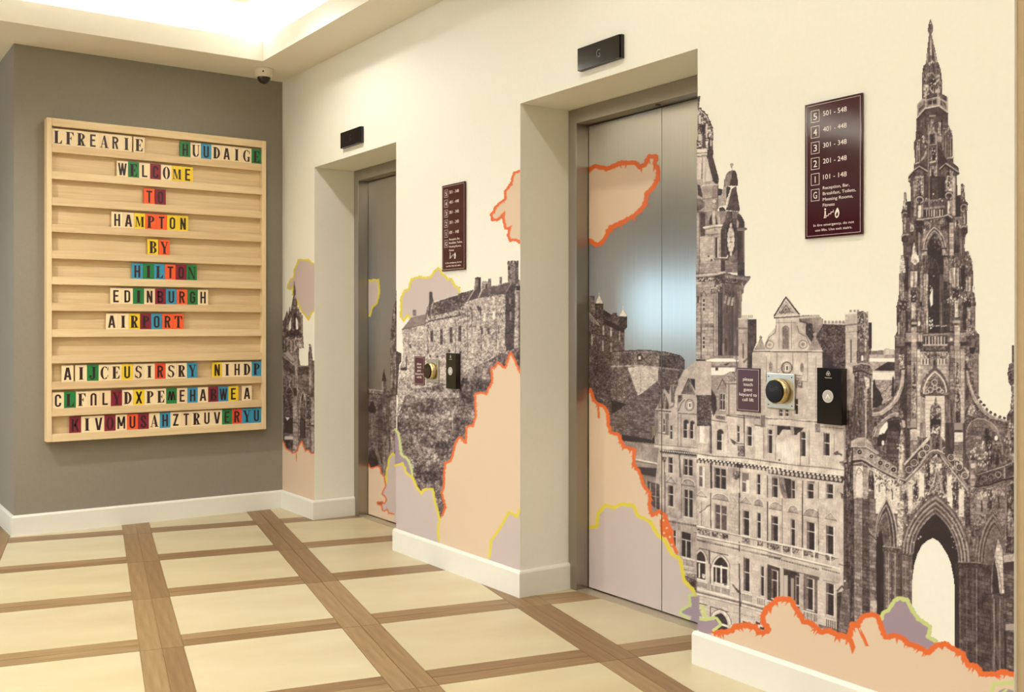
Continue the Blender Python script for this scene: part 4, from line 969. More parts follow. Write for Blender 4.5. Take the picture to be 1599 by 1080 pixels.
# lower stage: cornice, pilasters, small windows
RC('T', 45, 0, 290, 110, .56, 'b', .08); RC('T', 290, 0, 330, 90, .18, 'n', .04); RC('T', 330, 0, 455, 100, .46, 'b', .07); RC('T', 455, 0, 525, 130, .20, 'n', .05); L('T', '72,0 72,100', 1, .2)
F('T', '45,100 260,95 330,90 430,125 585,135 580,160 520,235 515,300 500,310 490,560 465,560 462,930 45,950', .42, 's', .08)
RC('T', 45, 190, 225, 960, .58, 'a', .09); L('T', '45,130 240,112 330,95', 3.4, .68); L('T', '45,150 230,140', 1.2, .25); F('T', '55,150 225,140 225,180 60,190', .2, 'r', .14); flecks('T', 60, 150, 215, 185, 26, .6, .8, .9, 1)
F('T', '225,130 330,100 330,200 290,250 240,240', .22, 'r', .12); F('T', '330,110 580,140 575,165 330,150', .50, 'n', .06); L('T', '335,115 440,130 582,145', 2.2, .36); F('T', '330,150 560,175 520,230 330,195', .32, 'r', .12)
for i in range(13): RC('T', 340 + i * 16, 150 + i * 2.2, 347 + i * 16, 166 + i * 2.2, .14)
for i in range(11): RC('T', 340 + i * 15, 192 + i * 2.2, 348 + i * 15, 206 + i * 2.2, .16)
F('T', '330,205 520,235 515,290 440,290 330,270', .40, 'n', .07); RC('T', 300, 215, 465, 920, .31, 'v', .05); RC('T', 262, 300, 305, 920, .18, 'v', .05)
for x in (232, 252): RC('T', x - 8, 270, x + 8, 920, .66, 'n', .05)
L('T', '222,270 222,930', 1.4, .2); L('T', '243,290 243,930', 1.2, .2); L('T', '262,290 262,930', 1.4, .18); F('T', '185,240 300,200 300,270 260,300 190,310', .38, 'r', .22); F('T', '455,290 515,270 510,300 495,320 490,540 462,540', .40, 'v', .07); RC('T', 395, 330, 415, 920, .22); RC('T', 440, 340, 452, 920, .24)
for x, y in ((340, 330), (375, 345), (410, 350)): L('T', [(x, y), (x - 12, y + 70)], 3.2, .5); DOT('T', x + 5, y - 40, 2.2, .24, ry=5)
L('T', '350,430 350,500', 1.6, .14); RC('T', 330, 750, 350, 880, .2); RC('T', 305, 800, 322, 910, .5); RC('T', 440, 350, 462, 920, .28)
for y in (355, 728): 
    RC('T', 106, y, 134, y + 132, .70)
    for j in range(3): RC('T', 110, y + 5 + j * 42, 131, y + 36 + j * 42, .13)
archline('T', 100, 330, 120, 285, 142, 330, 1.2, .2); L('T', '92,290 94,955', 1.2, .14); RC('T', 50, 330, 72, 400, .24); RC('T', 130, 600, 215, 640, .4, 'n', .06); RC('T', 48, 690, 88, 720, .4)
# chimney and roof lights in front of the tower
cur[0] = 3
RC('T', 462, 560, 556, 1050, .60, 's', .06); F('T', '556,560 640,560 640,800 600,900 600,1050 552,1050', .20, 'n', .05); RC('T', 448, 640, 562, 660, .5); L('T', '462,556 560,556', 1.8, .72); L('T', '445,650 560,650', 1.5, .34)
for i in range(6): RC('T', 498 + i * 19, 520, 510 + i * 19, 552, .66)
RC('T', 505, 800, 518, 950, .2); L('T', '470,700 545,700', .8, .4); F('T', '505,980 550,940 555,960 520,1000', .4)
RC('T', 45, 955, 470, 1080, .54, 'n', .05); F('T', '205,950 230,922 400,922 425,950', .46, 'n', .05); F('T', '140,968 200,952 415,952 470,968 460,982 150,982', .90, 'n', .02); F('T', '45,955 130,960 150,985 110,1005 45,1010', .10, 'n', .03); F('T', '310,1010 370,990 370,1005 340,1020', .2)
DOT('T', 440, 945, 3, .5); L('T', '445,960 450,1040', 1.5, .25); L('T', '50,1028 440,1028', 1.6, .3); RC('T', 50, 1040, 430, 1080, .88, 'n', .03); RC('T', 235, 1035, 265, 1070, .2)

# ---- gothic monument
cur[0] = 1
F('A', '485,30 505,90 518,130 515,180 500,215 515,300 545,420 565,535 585,580 610,660 615,740 625,790 625,950 620,1060 385,1060 380,930 380,730 400,600 430,570 440,470 455,330 468,220 455,180 458,120 470,80', .30, 'g', .09)
F('A', '487,230 496,300 503,470 478,470 484,300', .66, 'n', .08); L('A', '450,450 445,560', 1.2, .62); L('A', '535,430 552,540', 1.3, .66); L('A', '515,300 525,420', .8, .55); DOT('A', 487, 88, 1.2, .75)
flecks('A', 465, 540, 560, 600, 9, .6, .8, .9); F('A', '440,700 480,680 500,685 460,740 425,780', .5, 'g', .12); RC('A', 400, 830, 460, 1000, .58, 'g', .22); RC('A', 545, 700, 595, 1000, .60, 'g', .24)
RC('A', 470, 760, 535, 960, .17, 'g', .10); archline('A', 445, 760, 495, 680, 545, 750, 1.0, .62); flecks('A', 400, 760, 610, 960, 45, .6, .85, .8); flecks('A', 400, 600, 600, 940, 40, .12, .2, .9); RC('A', 560, 880, 600, 1060, .66, 'n', .06)
F('B', '322,100 385,30 455,-20 600,-40 692,10 694,300 700,350 740,430 755,490 750,740 765,750 765,810 825,860 832,920 800,960 805,1090 245,1090 240,1050 215,1020 225,950 285,890 285,820 300,800 280,560 305,520 312,400 318,280', .27, 'g', .07)
F('B', '322,100 385,30 455,40 565,10 600,25 692,70 692,190 585,112 420,145 322,265', .50, 'n', .07)
F('B', '455,62 560,38 560,92 455,105', .18); F('B', '605,52 672,92 672,140 605,100', .2); F('B', '345,150 405,100 405,130 345,200', .26); F('B', '330,120 375,75 372,60 385,45 350,90', .2); L('B', '508,50 510,100', 1.2, .6); L('B', '620,70 660,130', 1.1, .56); RC('B', 645, 20, 685, 55, .2)
for x, y0, y1 in ((430, 0, 142), (577, -40, 112), (690, 10, 190), (325, 100, 260), (597, 10, 110)): L('B', [(x, y0), (x, y1)], 1.7, .66)
L('B', '325,262 420,148 585,115 692,195', 2.2, .76); L('B', '330,110 385,42 450,42 565,14 600,30 690,82', 1.3, .70); L('B', '330,275 425,165 585,132 690,215', 2.6, .14); F('B', '425,170 585,135 690,220 690,290 600,260 520,235 440,250 330,300', .22, 'n', .05); L('B', '475,240 545,236', 1.8, .6)
F('B', '485,285 530,280 540,435 475,440', .50, 'g', .18); F('B', '578,310 610,320 615,470 575,465', .60, 'g', .18); L('B', '470,450 550,440 550,580 470,590 470,450', 1.1, .60); RC('B', 485, 470, 530, 560, .15, 'g', .1); F('B', '565,470 625,490 620,560 565,545', .52, 'n', .06)
for x, a, b in ((460, 340, 1090), (562, 450, 1090), (637, 420, 650), (668, 520, 740), (350, 560, 800), (320, 600, 800), (700, 560, 740), (730, 500, 740)): L('B', [(x, a), (x, b)], .9, .56)
RC('B', 507, 625, 540, 772, .10); RC('B', 470, 650, 505, 780, .38, 'g', .12); flecks('B', 475, 620, 560, 780, 10, .7, .85, .8); L('B', '480,800 545,785', 2.4, .72); F('B', '365,772 400,720 435,645 442,690 405,760 375,785', .58, 'n', .08)
RC('B', 475, 840, 555, 1080, .42, 'g', .18); RC('B', 490, 880, 530, 1080, .2, 'g', .1); flecks('B', 320, 480, 450, 640, 26, .5, .75, .8); flecks('B', 640, 380, 750, 500, 18, .5, .7, .8)
for ln in ('285,820 345,800', '225,958 285,890 350,845 450,905', '595,880 665,805 750,862 828,918', '680,745 765,742', '215,1015 240,1000'): L('B', ln, 1.5, .66)
for ln in ('230,975 290,905 350,862 450,925', '590,905 665,830 750,882 826,935'): L('B', ln, 2.6, .11)
F('B', '360,800 440,850 440,890 350,835', .2); F('B', '570,600 660,720 690,790 590,870 570,800', .16, 'n', .05); RC('B', 335, 960, 400, 1080, .50, 'g', .2); RC('B', 670, 900, 760, 1080, .46, 'g', .2); L('B', '770,960 775,1090', 1.6, .52); RC('B', 345, 1000, 380, 1080, .18, 'g', .1); RC('B', 680, 910, 710, 1080, .18, 'g', .12)
# C: second stage
F('C', '245,0 245,300 200,305 195,205 180,190 165,205 155,380 135,440 140,500 150,560 150,690 135,720 155,800 160,950 145,950 120,1090 985,1090 960,980 945,900 925,900 905,910 895,860 900,750 925,670 935,620 920,590 915,400 932,380 930,340 905,290 900,220 885,105 870,85 850,100 850,225 808,230 800,0', .28, 'g', .08)
RC('C', 285, 0, 320, 480, .50, 'g', .12); RC('C', 320, 0, 400, 240, .40, 'g', .2); RC('C', 345, 20, 375, 230, .2, 'g', .12); flecks('C', 325, 0, 400, 230, 22, .6, .8, .8)
RC('C', 405, 0, 470, 290, .24, 'v', .05); RC('C', 475, 0, 660, 280, .12, 'v', .03); RC('C', 505, 20, 580, 280, .22, 'n', .04); DOT('C', 520, 215, 1, .9); L('C', '470,0 470,360', 1.0, .5); L('C', '402,0 402,240', 1.0, .54)
RC('C', 665, 0, 745, 190, .42, 'g', .2); RC('C', 690, 0, 715, 190, .18, 'g', .1); flecks('C', 665, 0, 745, 190, 22, .6, .8, .8); RC('C', 745, 0, 785, 480, .52, 'n', .06); L('C', '765,20 770,470', 1.1, .72); RC('C', 785, 0, 803, 480, .2)
for x in (350, 705): 
    dx = 0 if x == 350 else -50
    DOT('C', x + 5, 260 + dx, 6.5, .16, 14, ry=4.5); CIRC('C', x + 5, 285 + dx, 5.6, 1.4, .62, 5); RC('C', x - 12, 300 + dx, x + 18, 345 + dx, .2); RC('C', x - 15, 350 + dx, x + 25, 500 + dx, .64, 'g', .16); RC('C', x + 30, 340 + dx, x + 45, 490 + dx, .56)
    DOT('C', x + 8, 560 + dx, 5.8, .13, 14, ry=7); DOT('C', x + 10, 640 + dx, 3.6, .13, 12, ry=7)
L('C', '410,302 650,270', .9, .5); flecks('C', 415, 268, 650, 302, 11, .75, .9, .7, 1); F('C', '405,380 655,355 655,380 405,400', .46, 'n', .08); F('C', '405,410 655,385 655,480 405,490', .14, 'n', .04)
for x in (440, 470, 500, 530, 562, 598, 630): L('C', [(x, 405), (x, 482)], 1.2 if x not in (530, 598) else 2.2, .66)
L('C', '320,520 400,520 650,480 700,462 748,500', 2.0, .62); L('C', '400,530 660,495', 1.6, .2); F('C', '405,540 660,500 655,575 420,590', .40, 'g', .16)
# side turrets
for x, y in ((180, 440), (890, 340)):
    DOT('C', x, y, 6.2, .18, 14, ry=5); CIRC('C', x, y + 45, 5.2, 1.4, .56, 6); RC('C', x - 12, y + 60, x + 12, y + 240, .5, 'g', .16); RC('C', x + 14, y + 60, x + 30, y + 240, .24); L('C', [(x - 45, y + 285), (x - 10, y + 262), (x + 40, y + 262)], 2.0, .56); DOT('C', x, y + 320, 5.8, .14, 14, ry=6)
L('C', '180,210 175,390', 1.6, .62); flecks('C', 160, 300, 200, 400, 12, .5, .8, .8); flecks('C', 850, 110, 900, 310, 20, .45, .7, .8); RC('C', 205, 310, 245, 500, .14); RC('C', 790, 240, 850, 490, .13); RC('C', 780, 510, 850, 610, .4, 'g', .22); L('C', '775,500 860,495', 1.4, .55); F('C', '240,560 280,590 290,660 240,670', .6, 'g', .16)
# central lancet
F('C', '430,600 530,580 650,600 690,700 720,1080 380,1080 390,700', .44, 'g', .12); RC('C', 430, 600, 470, 660, .18, 'r', .1); RC('C', 600, 600, 640, 650, .18, 'r', .1)
archline('C', 392, 880, 530, 590, 680, 865, 2.0, .36); archline('C', 405, 880, 530, 615, 668, 865, 1.2, .70); archline('C', 420, 880, 530, 640, 652, 865, 1.4, .22); archline('C', 430, 880, 530, 655, 640, 865, 1.0, .58)
arch('C', 446, 880, 530, 690, 625, 865, 1090, .11, 'n', .04); flecks('C', 440, 720, 630, 880, 20, .28, .42, 1.2); RC('C', 380, 885, 450, 905, .15); RC('C', 620, 860, 690, 880, .15); L('C', '378,882 450,882', 1.1, .55); L('C', '616,857 690,857', 1.1, .55)
RC('C', 385, 930, 425, 1090, .58, 'g', .14); RC('C', 650, 900, 690, 1090, .50, 'g', .14); L('C', '705,640 708,1090', 1.6, .2); RC('C', 712, 560, 765, 960, .62, 'a', .14); RC('C', 400, 640, 425, 800, .6, 'g', .12); L('C', '350,680 350,1080', 1.3, .55)
F('C', '290,795 305,860 318,930 340,1040 330,1075 245,1070 265,930 275,860', .74, 'r', .18); RC('C', 170, 800, 240, 1080, .26, 'a', .08); RC('C', 195, 850, 245, 915, .36); F('C', '145,955 165,1000 175,1080 120,1085', .68, 'r', .14); F('C', '785,790 800,850 815,960 800,1080 765,1080 770,900', .24, 'g', .12); L('C', '855,760 858,1080', 1.6, .48); L('C', '885,770 885,1000', 1.4, .42)
flecks('C', 730, 960, 840, 1080, 20, .5, .75, .9); F('C', '935,900 950,960 975,1080 915,1080 920,960', .5, 'r', .2)
# D: third stage
F('D', '120,-10 100,220 95,460 70,560 75,850 50,900 50,1100 1000,1100 1000,880 955,830 960,520 945,410 925,395 930,240 925,110 900,-10', .30, 'g', .10)
RC('D', 430, -10, 640, 865, .12, 'n', .04); RC('D', 432, -10, 470, 200, .22, 'g', .08); RC('D', 560, 200, 600, 860, .24, 'v', .05); RC('D', 600, 380, 668, 860, .20, 'a', .08); L('D', '560,210 562,780', .9, .4); L('D', '575,520 578,830', .9, .52)
archline('D', 470, 200, 500, 30, 545, 190, .9, .26); F('D', '448,440 478,360 478,540 458,565 444,470', .95); flecks('D', 448, 330, 474, 440, 6, .85, .95, .8, 1); flecks('D', 440, 680, 475, 830, 12, .85, .95, 1.1, 1.2); DOT('D', 490, 222, 1, .7)
for x0, y0, x1, y1, v in ((230, 170, 262, 345, .70), (272, 170, 302, 345, .66), (240, 520, 285, 705, .60), (340, 170, 370, 620, .46), (352, 620, 378, 860, .44), (378, 200, 398, 860, .50), (402, 200, 425, 860, .62), (700, 130, 730, 345, .62), (745, 130, 770, 345, .62), (728, 500, 762, 695, .74), (848, 230, 868, 390, .58), (882, 230, 905, 390, .66), (868, 580, 905, 700, .6),
                         (600, 10, 650, 280, .46), (665, 0, 690, 300, .50), (110, 290, 130, 470, .46), (140, 290, 160, 470, .42), (115, 560, 160, 840, .36), (205, 320, 225, 850, .42), (92, 740, 102, 880, .80), (308, 620, 332, 780, .5), (680, 520, 700, 840, .34), (770, 400, 800, 830, .36), (910, 560, 955, 840, .40)):
    RC('D', x0, y0, x1, y1, v, 'g', .12)
for x0, y0, x1, y1 in ((165, 0, 205, 400), (305, 180, 330, 340), (800, 100, 838, 400), (822, 480, 855, 830), (175, 560, 200, 840), (235, 380, 300, 520), (110, 500, 200, 620), (705, 370, 775, 480), (840, 470, 915, 570), (340, 510, 360, 570), (905, 560, 912, 740)): RC('D', x0, y0, x1, y1, .13, 'g', .06)
flecks('D', 100, 380, 320, 620, 40, .5, .75, .8); flecks('D', 640, 350, 950, 540, 55, .5, .8, .8); flecks('D', 640, 20, 920, 140, 30, .4, .7, .9); F('D', '240,-10 320,-10 325,60 280,100 235,60', .76, 'r', .2); F('D', '120,0 150,0 175,180 105,190', .66, 'r', .2); DOT('D', 263, 457, .9, .9)
DOT('D', 325, 755, 2.2, .85, ry=4); F('D', '690,440 670,470 695,485', .85)
L('D', '235,722 300,722', 1.5, .2); L('D', '718,692 785,692', 1.5, .2); RC('D', 240, 740, 298, 765, .62); RC('D', 720, 720, 785, 750, .62); RC('D', 238, 768, 300, 790, .16)
RC('D', 238, 795, 300, 1100, .64, 'a', .10); RC('D', 722, 778, 785, 1100, .66, 'a', .10)
for x0, x1, v in ((175, 235, .50), (300, 370, .48), (645, 715, .42), (788, 852, .52)): RC('D', x0, 860, x1, 960, v, 'n', .07); L('D', [(x0 - 5, 850), (x1 + 5, 850)], 1.5, .16); L('D', [(x0 - 5, 968), (x1 + 5, 968)], 2.0, .18)
L('D', '325,880 330,950', 1.6, .8); L('D', '350,880 350,950', 1.4, .78); DOT('D', 685, 935, 2.4, .8)
L('D', '375,782 640,780', .9, .5); flecks('D', 380, 775, 640, 790, 10, .75, .9, .7, 1); L('D', '372,885 640,872', 2.2, .54); RC('D', 378, 905, 638, 985, .15, 'r', .08)
for x in (400, 438, 472, 505, 540, 575, 610): L('D', [(x, 905), (x, 988)], 1.5 if x not in (438, 505, 575) else 2.4, .66)
L('D', '372,998 640,996', 2.2, .66); F('D', '370,1015 640,1010 640,1075 370,1080', .30, 'r', .14); flecks('D', 380, 1020, 640, 1060, 14, .55, .7, 1.2, 1); L('D', '360,1075 650,1070', 1.6, .58)
RC('D', 80, 930, 150, 1100, .38, 'g', .08); RC('D', 165, 970, 238, 1100, .14); RC('D', 300, 975, 365, 1080, .22, 'g', .1); RC('D', 790, 960, 860, 1100, .15); RC('D', 860, 910, 950, 1010, .2, 'r', .1); RC('D', 915, 930, 950, 1020, .4); RC('D', 885, 1020, 965, 1100, .12); F('D', '860,700 960,830 990,880 860,890', .42, 'r', .16); L('D', '850,905 1000,900', 1.2, .2); L('D', '50,905 160,920', 1.2, .55)
# fourth stage (E/F): piers, canopy arch, flying buttresses
F('p', '1397,540 1525,540 1528,640 1570,660 1583,660 1583,790 1320,790 1320,640 1362,640 1397,620', .32, 'g', .10)
RC('E', 500, 20, 590, 1090, .19, 'n', .05); RC('E', 440, 0, 500, 480, .36, 'a', .10); F('E', '490,110 550,100 555,260 495,280', .5, 'r', .2); RC('E', 590, 40, 640, 1090, .38, 'a', .14); RC('E', 440, 0, 590, 30, .2)
RC('E', 642, 0, 702, 1090, .58, 'a', .10); RC('E', 650, 480, 700, 880, .26, 'g', .18); F('E', '655,540 690,530 705,620 700,800 640,790', .42, 'g', .2); F('E', '670,170 690,230 700,460 650,460', .36, 'g', .2); RC('E', 630, 905, 702, 985, .55); RC('E', 630, 985, 702, 1000, .15); RC('E', 632, 1010, 702, 1090, .78, 'n', .05); RC('E', 705, 40, 748, 1090, .70, 'a', .12); L('E', '705,40 705,1090', 1, .2)
RC('E', 748, 70, 1090, 1090, .58, 'a', .10); RC('E', 760, 80, 1090, 150, .46, 'r', .20); RC('E', 1080, 0, 1160, 80, .2)
for x in (775, 815, 850, 975, 1010, 1050): RC('E', x, 160, x + 14, 215, .2); RC('E', x - 18, 150, x - 2, 225, .76)
F('E', '905,60 940,60 950,260 900,270', .30, 'g', .14); L('E', '748,62 1090,62', 2.2, .2)
archline('E', 765, 570, 925, 270, 1075, 560, 4.6, .30); archline('E', 790, 570, 925, 310, 1060, 560, 2.4, .74); archline('E', 806, 570, 925, 335, 1048, 560, 1.4, .22); arch('E', 818, 565, 925, 350, 1040, 560, 600, .30, 'r', .12)
for x, y, r in ((920, 440, 4.5), (870, 530, 4), (975, 530, 4), (925, 500, 3), (835, 550, 2.6), (1010, 550, 2.6)): CIRC('E', x, y, r, 1.2, .68)
flecks('E', 765, 300, 860, 560, 16, .5, .65, 1); F('E', '752,560 835,590 830,640 790,625 752,600', .22, 'r', .08); F('E', '1020,600 1090,580 1090,650 1030,650', .2, 'r', .08)
F('E', '810,600 1040,600 1040,1090 810,1090', .76, 'n', .03)
for y in (658, 708, 760, 812, 862, 912, 962, 1012): L('E', [(810, y), (1040, y)], .7, .52)
for x in (765, 785, 800): L('E', [(x, 640), (x, 1090)], 1.0, .46)
RC('E', 1040, 640, 1090, 1090, .36, 'v', .08); RC('E', 745, 640, 765, 1090, .6)
F('E', '935,600 950,680 1000,740 1005,900 990,1090 870,1090 862,900 870,740 915,680', .28, 'r', .16); flecks('E', 865, 700, 1000, 880, 30, .55, .8, .9); RC('E', 875, 880, 990, 950, .10)
# lower centre between gables
for cx, m in (('E', 1),):
    F('E', '170,800 260,790 370,700 450,590 500,480 520,350 520,290 565,290 560,420 540,520 490,640 400,750 290,830 165,850', .60, 'n', .07); L('E', '165,852 300,838 410,755 505,640 548,520 565,300', 1.3, .2); L('E', '175,815 280,795 390,712 470,600 520,470', .9, .82)
for x, y in ((190, 785), (240, 770), (290, 750), (345, 715), (390, 670), (420, 630), (450, 580), (480, 520), (490, 465)): DOT('E', x, y - 4, 1.8, .34)
F('E', '200,870 340,840 500,790 520,870 360,900 250,1080 180,1080', .20, 'r', .12)
F('E', '185,1090 215,980 280,890 370,820 450,790 515,815 500,855 440,845 370,870 300,940 255,1050 245,1090', .52, 'n', .07); L('E', '190,1085 225,985 290,900 380,830 450,803 510,825', 1.0, .74); L('E', '250,1085 310,950 375,885 440,860 500,868', 1.6, .14)
F('E', '360,905 490,880 590,1000 590,1090 340,1090', .13, 'n', .04); F('E', '250,1060 345,905 350,960 340,1090 250,1090', .90); F('E', '480,740 540,780 560,1090 520,1090 500,880', .3, 'r', .14); CIRC('E', 455, 745, 3.4, 1.0, .5); CIRC('E', 215, 880, 3, 1, .45); F('E', '525,890 560,900 570,980 540,980', .66)
# F: right side
RC('F', 180, 0, 235, 640, .46, 'a', .16); RC('F', 115, 640, 240, 1090, .34, 'v', .10); RC('F', 240, 0, 302, 910, .60, 'a', .10); F('F', '255,200 290,200 295,460 245,470', .36, 'g', .2); F('F', '240,480 320,470 330,620 310,800 255,790 240,640', .38, 'g', .20); RC('F', 248, 790, 320, 910, .17, 'r', .12); RC('F', 232, 925, 325, 1010, .54); RC('F', 235, 1010, 325, 1035, .16); RC('F', 240, 1040, 325, 1090, .8)
RC('F', 308, 40, 356, 960, .64, 'a', .10); RC('F', 356, 280, 400, 960, .24, 'v', .06); RC('F', 360, 60, 400, 250, .38, 'g', .22); RC('F', 400, 60, 465, 480, .40, 'g', .14); F('F', '410,20 492,20 465,100 420,90', .10); RC('F', 465, 90, 525, 610, .46, 'a', .10); L('F', '345,272 430,272', 2, .12)
F('F', '372,300 405,300 425,440 480,590 570,730 690,830 800,880 890,900 885,925 790,915 660,870 540,775 450,650 390,480', .52, 'n', .07); L('F', '385,300 410,440 465,595 560,735 680,835 880,905', 1.0, .74); L('F', '392,480 455,655 545,785 660,878 880,928', 1.4, .18)
for x, y in ((430, 330), (435, 380), (450, 450), (470, 510), (490, 560), (520, 620), (550, 670), (590, 712), (625, 765), (670, 800), (725, 828), (780, 855), (835, 868)): DOT('F', x, y, 2.5, .27)
F('F', '395,640 470,760 560,830 700,900 880,930 870,1090 780,1090 700,960 600,890 480,880 400,950 380,1090 360,1090 360,640', .30, 'r', .13); F('F', '405,740 440,700 485,720 480,800 430,850 405,820', .56, 'r', .16)
F('F', '375,1090 385,980 430,900 510,862 600,870 700,930 790,1040 800,1090 750,1090 690,990 600,920 510,905 440,950 410,1090', .42, 'n', .07); L('F', '380,1060 395,980 435,912 510,874 600,882 700,942 780,1040', 1.0, .64); F('F', '412,1090 445,955 510,910 600,925 680,990 740,1090', .36, 'a', .12); RC('F', 465, 935, 580, 1090, .45, 'a', .12)
F('F', '930,-10 930,200 890,220 875,330 885,440 915,480 920,600 905,770 870,830 865,905 830,940 840,1090 988,1090 988,-10', .26, 'g', .12); L('F', '890,300 985,255', 1.2, .55); L('F', '890,335 985,290', 1, .5); L('F', '890,220 985,200', 1.4, .5); flecks('F', 915, 460, 985, 800, 34, .55, .8, .9); RC('F', 965, 50, 988, 110, .7); RC('F', 850, 930, 890, 1090, .4)
F('I', '-10,100 165,90 218,50 275,90 300,0 890,0 890,1000 770,985 600,870 350,800 0,800', .34, 'g', .10)
# G: left gallery
F('G', '0,470 75,450 75,320 150,290 140,190 200,165 320,165 400,240 470,340 480,380 700,500 720,420 750,90 770,100 800,420 800,500 1090,170 1090,1090 60,1090 70,800 60,540', .34, 'g', .12)
F('G', '143,195 205,170 320,172 398,245 405,300 470,345 480,375 460,385 330,300 150,300', .62, 's', .08); L('G', '143,200 205,172 320,170 398,238 405,265 490,340', 1.3, .28); L('G', '145,245 330,240 400,290', .8, .45); L('G', '78,325 150,292 330,296 460,380 700,520', 1.8, .30); L('G', '78,318 150,286 330,290 460,372', .9, .82)
F('G', '75,335 150,305 330,310 460,395 700,535 700,650 460,530 330,450 270,430 75,455', .52, 'n', .08); RC('G', 80, 340, 140, 440, .22)
for x, y, r in ((250, 352, 4.4), (392, 402, 3.8), (500, 482, 4.4), (580, 515, 3.6), (658, 562, 4.6)): DOT('G', x, y, r, .16); CIRC('G', x, y, r, .8, .7); DOT('G', x, y, 1, .6)
L('G', '60,470 180,440 270,432 330,455 460,540 700,660 800,690', 2.0, .62); L('G', '75,490 180,462 280,455 460,565 700,688 800,715', 3.2, .16); L('G', '80,505 280,475 460,590 700,708 790,735', 1.4, .60)
F('G', '515,340 600,330 700,420 700,500 500,400', .30, 'r', .1); L('G', '520,330 690,410', .9, .5); RC('G', 575, 100, 720, 430, .27, 'a', .08); F('G', '460,190 490,130 520,140 500,60 580,0 580,150 560,240 510,280 465,280', .10); F('G', '480,140 500,70 555,0 585,0 585,60 545,130 520,120 500,140', .90); DOT('G', 530, 240, 2, .85, ry=4); F('G', '400,240 420,100 540,-10 500,-10 420,60 400,110', .5, 'n', .06)
F('G', '720,430 780,430 775,650 715,650', .56, 'n', .1); F('G', '730,440 765,440 765,560 730,560', .78, 'n', .05); pinn('G', 755, 85, 430, 70, .6); flecks('G', 700, 260, 800, 320, 14, .75, .9, 1.2, 1); RC('G', 860, 80, 945, 210, .66, 'n', .08); RC('G', 860, 210, 945, 380, .52, 'a', .12); RC('G', 800, 60, 858, 420, .18, 'g', .06); RC('G', 975, 0, 1045, 180, .5, 'v', .08)
F('G', '795,505 1090,175 1090,400 800,690', .22, 'n', .05); L('G', '792,500 1090,165', 3.0, .70); L('G', '792,520 1090,190', 1.2, .26); L('G', '805,690 1090,395', 3.2, .66); L('G', '808,712 1090,425', 3.6, .42); L('G', '812,730 1090,450', 1.4, .76)
for x, y in ((845, 562), (905, 480), (995, 382), (1065, 295)): CIRC('G', x, y, 5.0, 1.3, .62); DOT('G', x, y, 3.6, .14); CIRC('G', x, y, 1.8, 1.0, .5)
L('G', '880,520 880,620', .9, .5); L('G', '950,400 960,500', 1, .6)
# carved walls beneath
F('G', '90,510 420,540 700,700 790,740 1090,460 1090,1090 90,1090', .62, 'r', .14)
RC('G', 60, 540, 135, 800, .26, 'g', .14); RC('G', 140, 520, 200, 1090, .70, 'a', .10); RC('G', 205, 520, 285, 900, .80, 'n', .04); RC('G', 205, 900, 290, 1090, .6, 'a', .12); RC('G', 290, 540, 345, 1090, .62, 'a', .10); archline('G', 205, 640, 240, 540, 290, 640, 1.2, .40); CIRC('G', 240, 590, 3, .9, .45)
F('G', '375,570 410,580 435,750 420,820 360,790 350,680', .18, 'g', .16); RC('G', 350, 820, 430, 1090, .36, 'a', .10); RC('G', 430, 620, 560, 1090, .80, 'r', .06); RC('G', 580, 680, 730, 1090, .76, 'r', .08)
flecks('G', 440, 620, 560, 760, 26, .22, .4, 1.1); flecks('G', 570, 690, 720, 820, 34, .22, .4, 1.1); L('G', '485,740 485,830', 2, .3); L('G', '645,820 645,920', 2.2, .3); DOT('G', 750, 730, 4.5, .5, tex='r', amp=.2); RC('G', 735, 770, 760, 1090, .44, 'v', .08)
F('G', '770,880 800,800 830,880 830,1090 760,1090', .22, 'g', .16); RC('G', 838, 740, 885, 1060, .76, 'n', .06); F('G', '890,760 940,700 960,800 960,900 900,960 890,1060', .26, 'g', .16); RC('G', 968, 600, 1024, 885, .80, 'n', .05); RC('G', 1030, 480, 1090, 1000, .30, 'g', .18); flecks('G', 890, 640, 1090, 1000, 30, .6, .85, 1.0)
L('G', '880,1080 1090,890', 3.4, .46); L('G', '900,1090 1090,920', 1.2, .24); flecks('G', 900, 890, 1080, 1060, 18, .22, .4, 1.1)
# H: right half of the gable
F('H', '0,540 -10,300 85,160 85,290 150,290 200,290 215,150 490,530 500,400 540,330 575,400 575,540 850,450 920,320 992,290 992,1080 0,1080', .34, 'g', .12)
F('H', '205,150 225,160 490,540 490,700 190,330 200,290', .22, 'n', .05); L('H', '212,145 495,535', 3.0, .68); L('H', '220,175 490,560', 1.0, .3); L('H', '190,315 350,500 490,690', 3.4, .50); L('H', '190,345 480,710', 1.4, .72); L('H', '180,365 460,720', 2.2, .2)
L('H', '85,150 -10,255', 3.0, .70); F('H', '-10,270 85,170 85,300 -10,400', .22); L('H', '85,305 -10,415', 3.2, .6); L('H', '80,335 -10,450', 3, .42)
for x, y in ((245, 292), (305, 365), (390, 465), (450, 552), (45, 265), (5, 330)): CIRC('H', x, y, 5.2, 1.4, .66); DOT('H', x, y, 3.8, .14); CIRC('H', x, y, 1.9, 1.0, .5)
L('H', '345,400 345,440', 1, .6); L('H', '275,310 280,350', 1, .6)
F('H', '95,85 125,20 160,20 190,90 200,290 85,290', .24, 'g', .14); flecks('H', 100, 20, 180, 110, 12, .65, .85, 1.2); RC('H', 80, 150, 100, 290, .5); RC('H', 190, 150, 210, 300, .5); RC('H', 40, 0, 78, 150, .78, 'b', .1); RC('H', 205, 0, 235, 130, .76, 'b', .1)
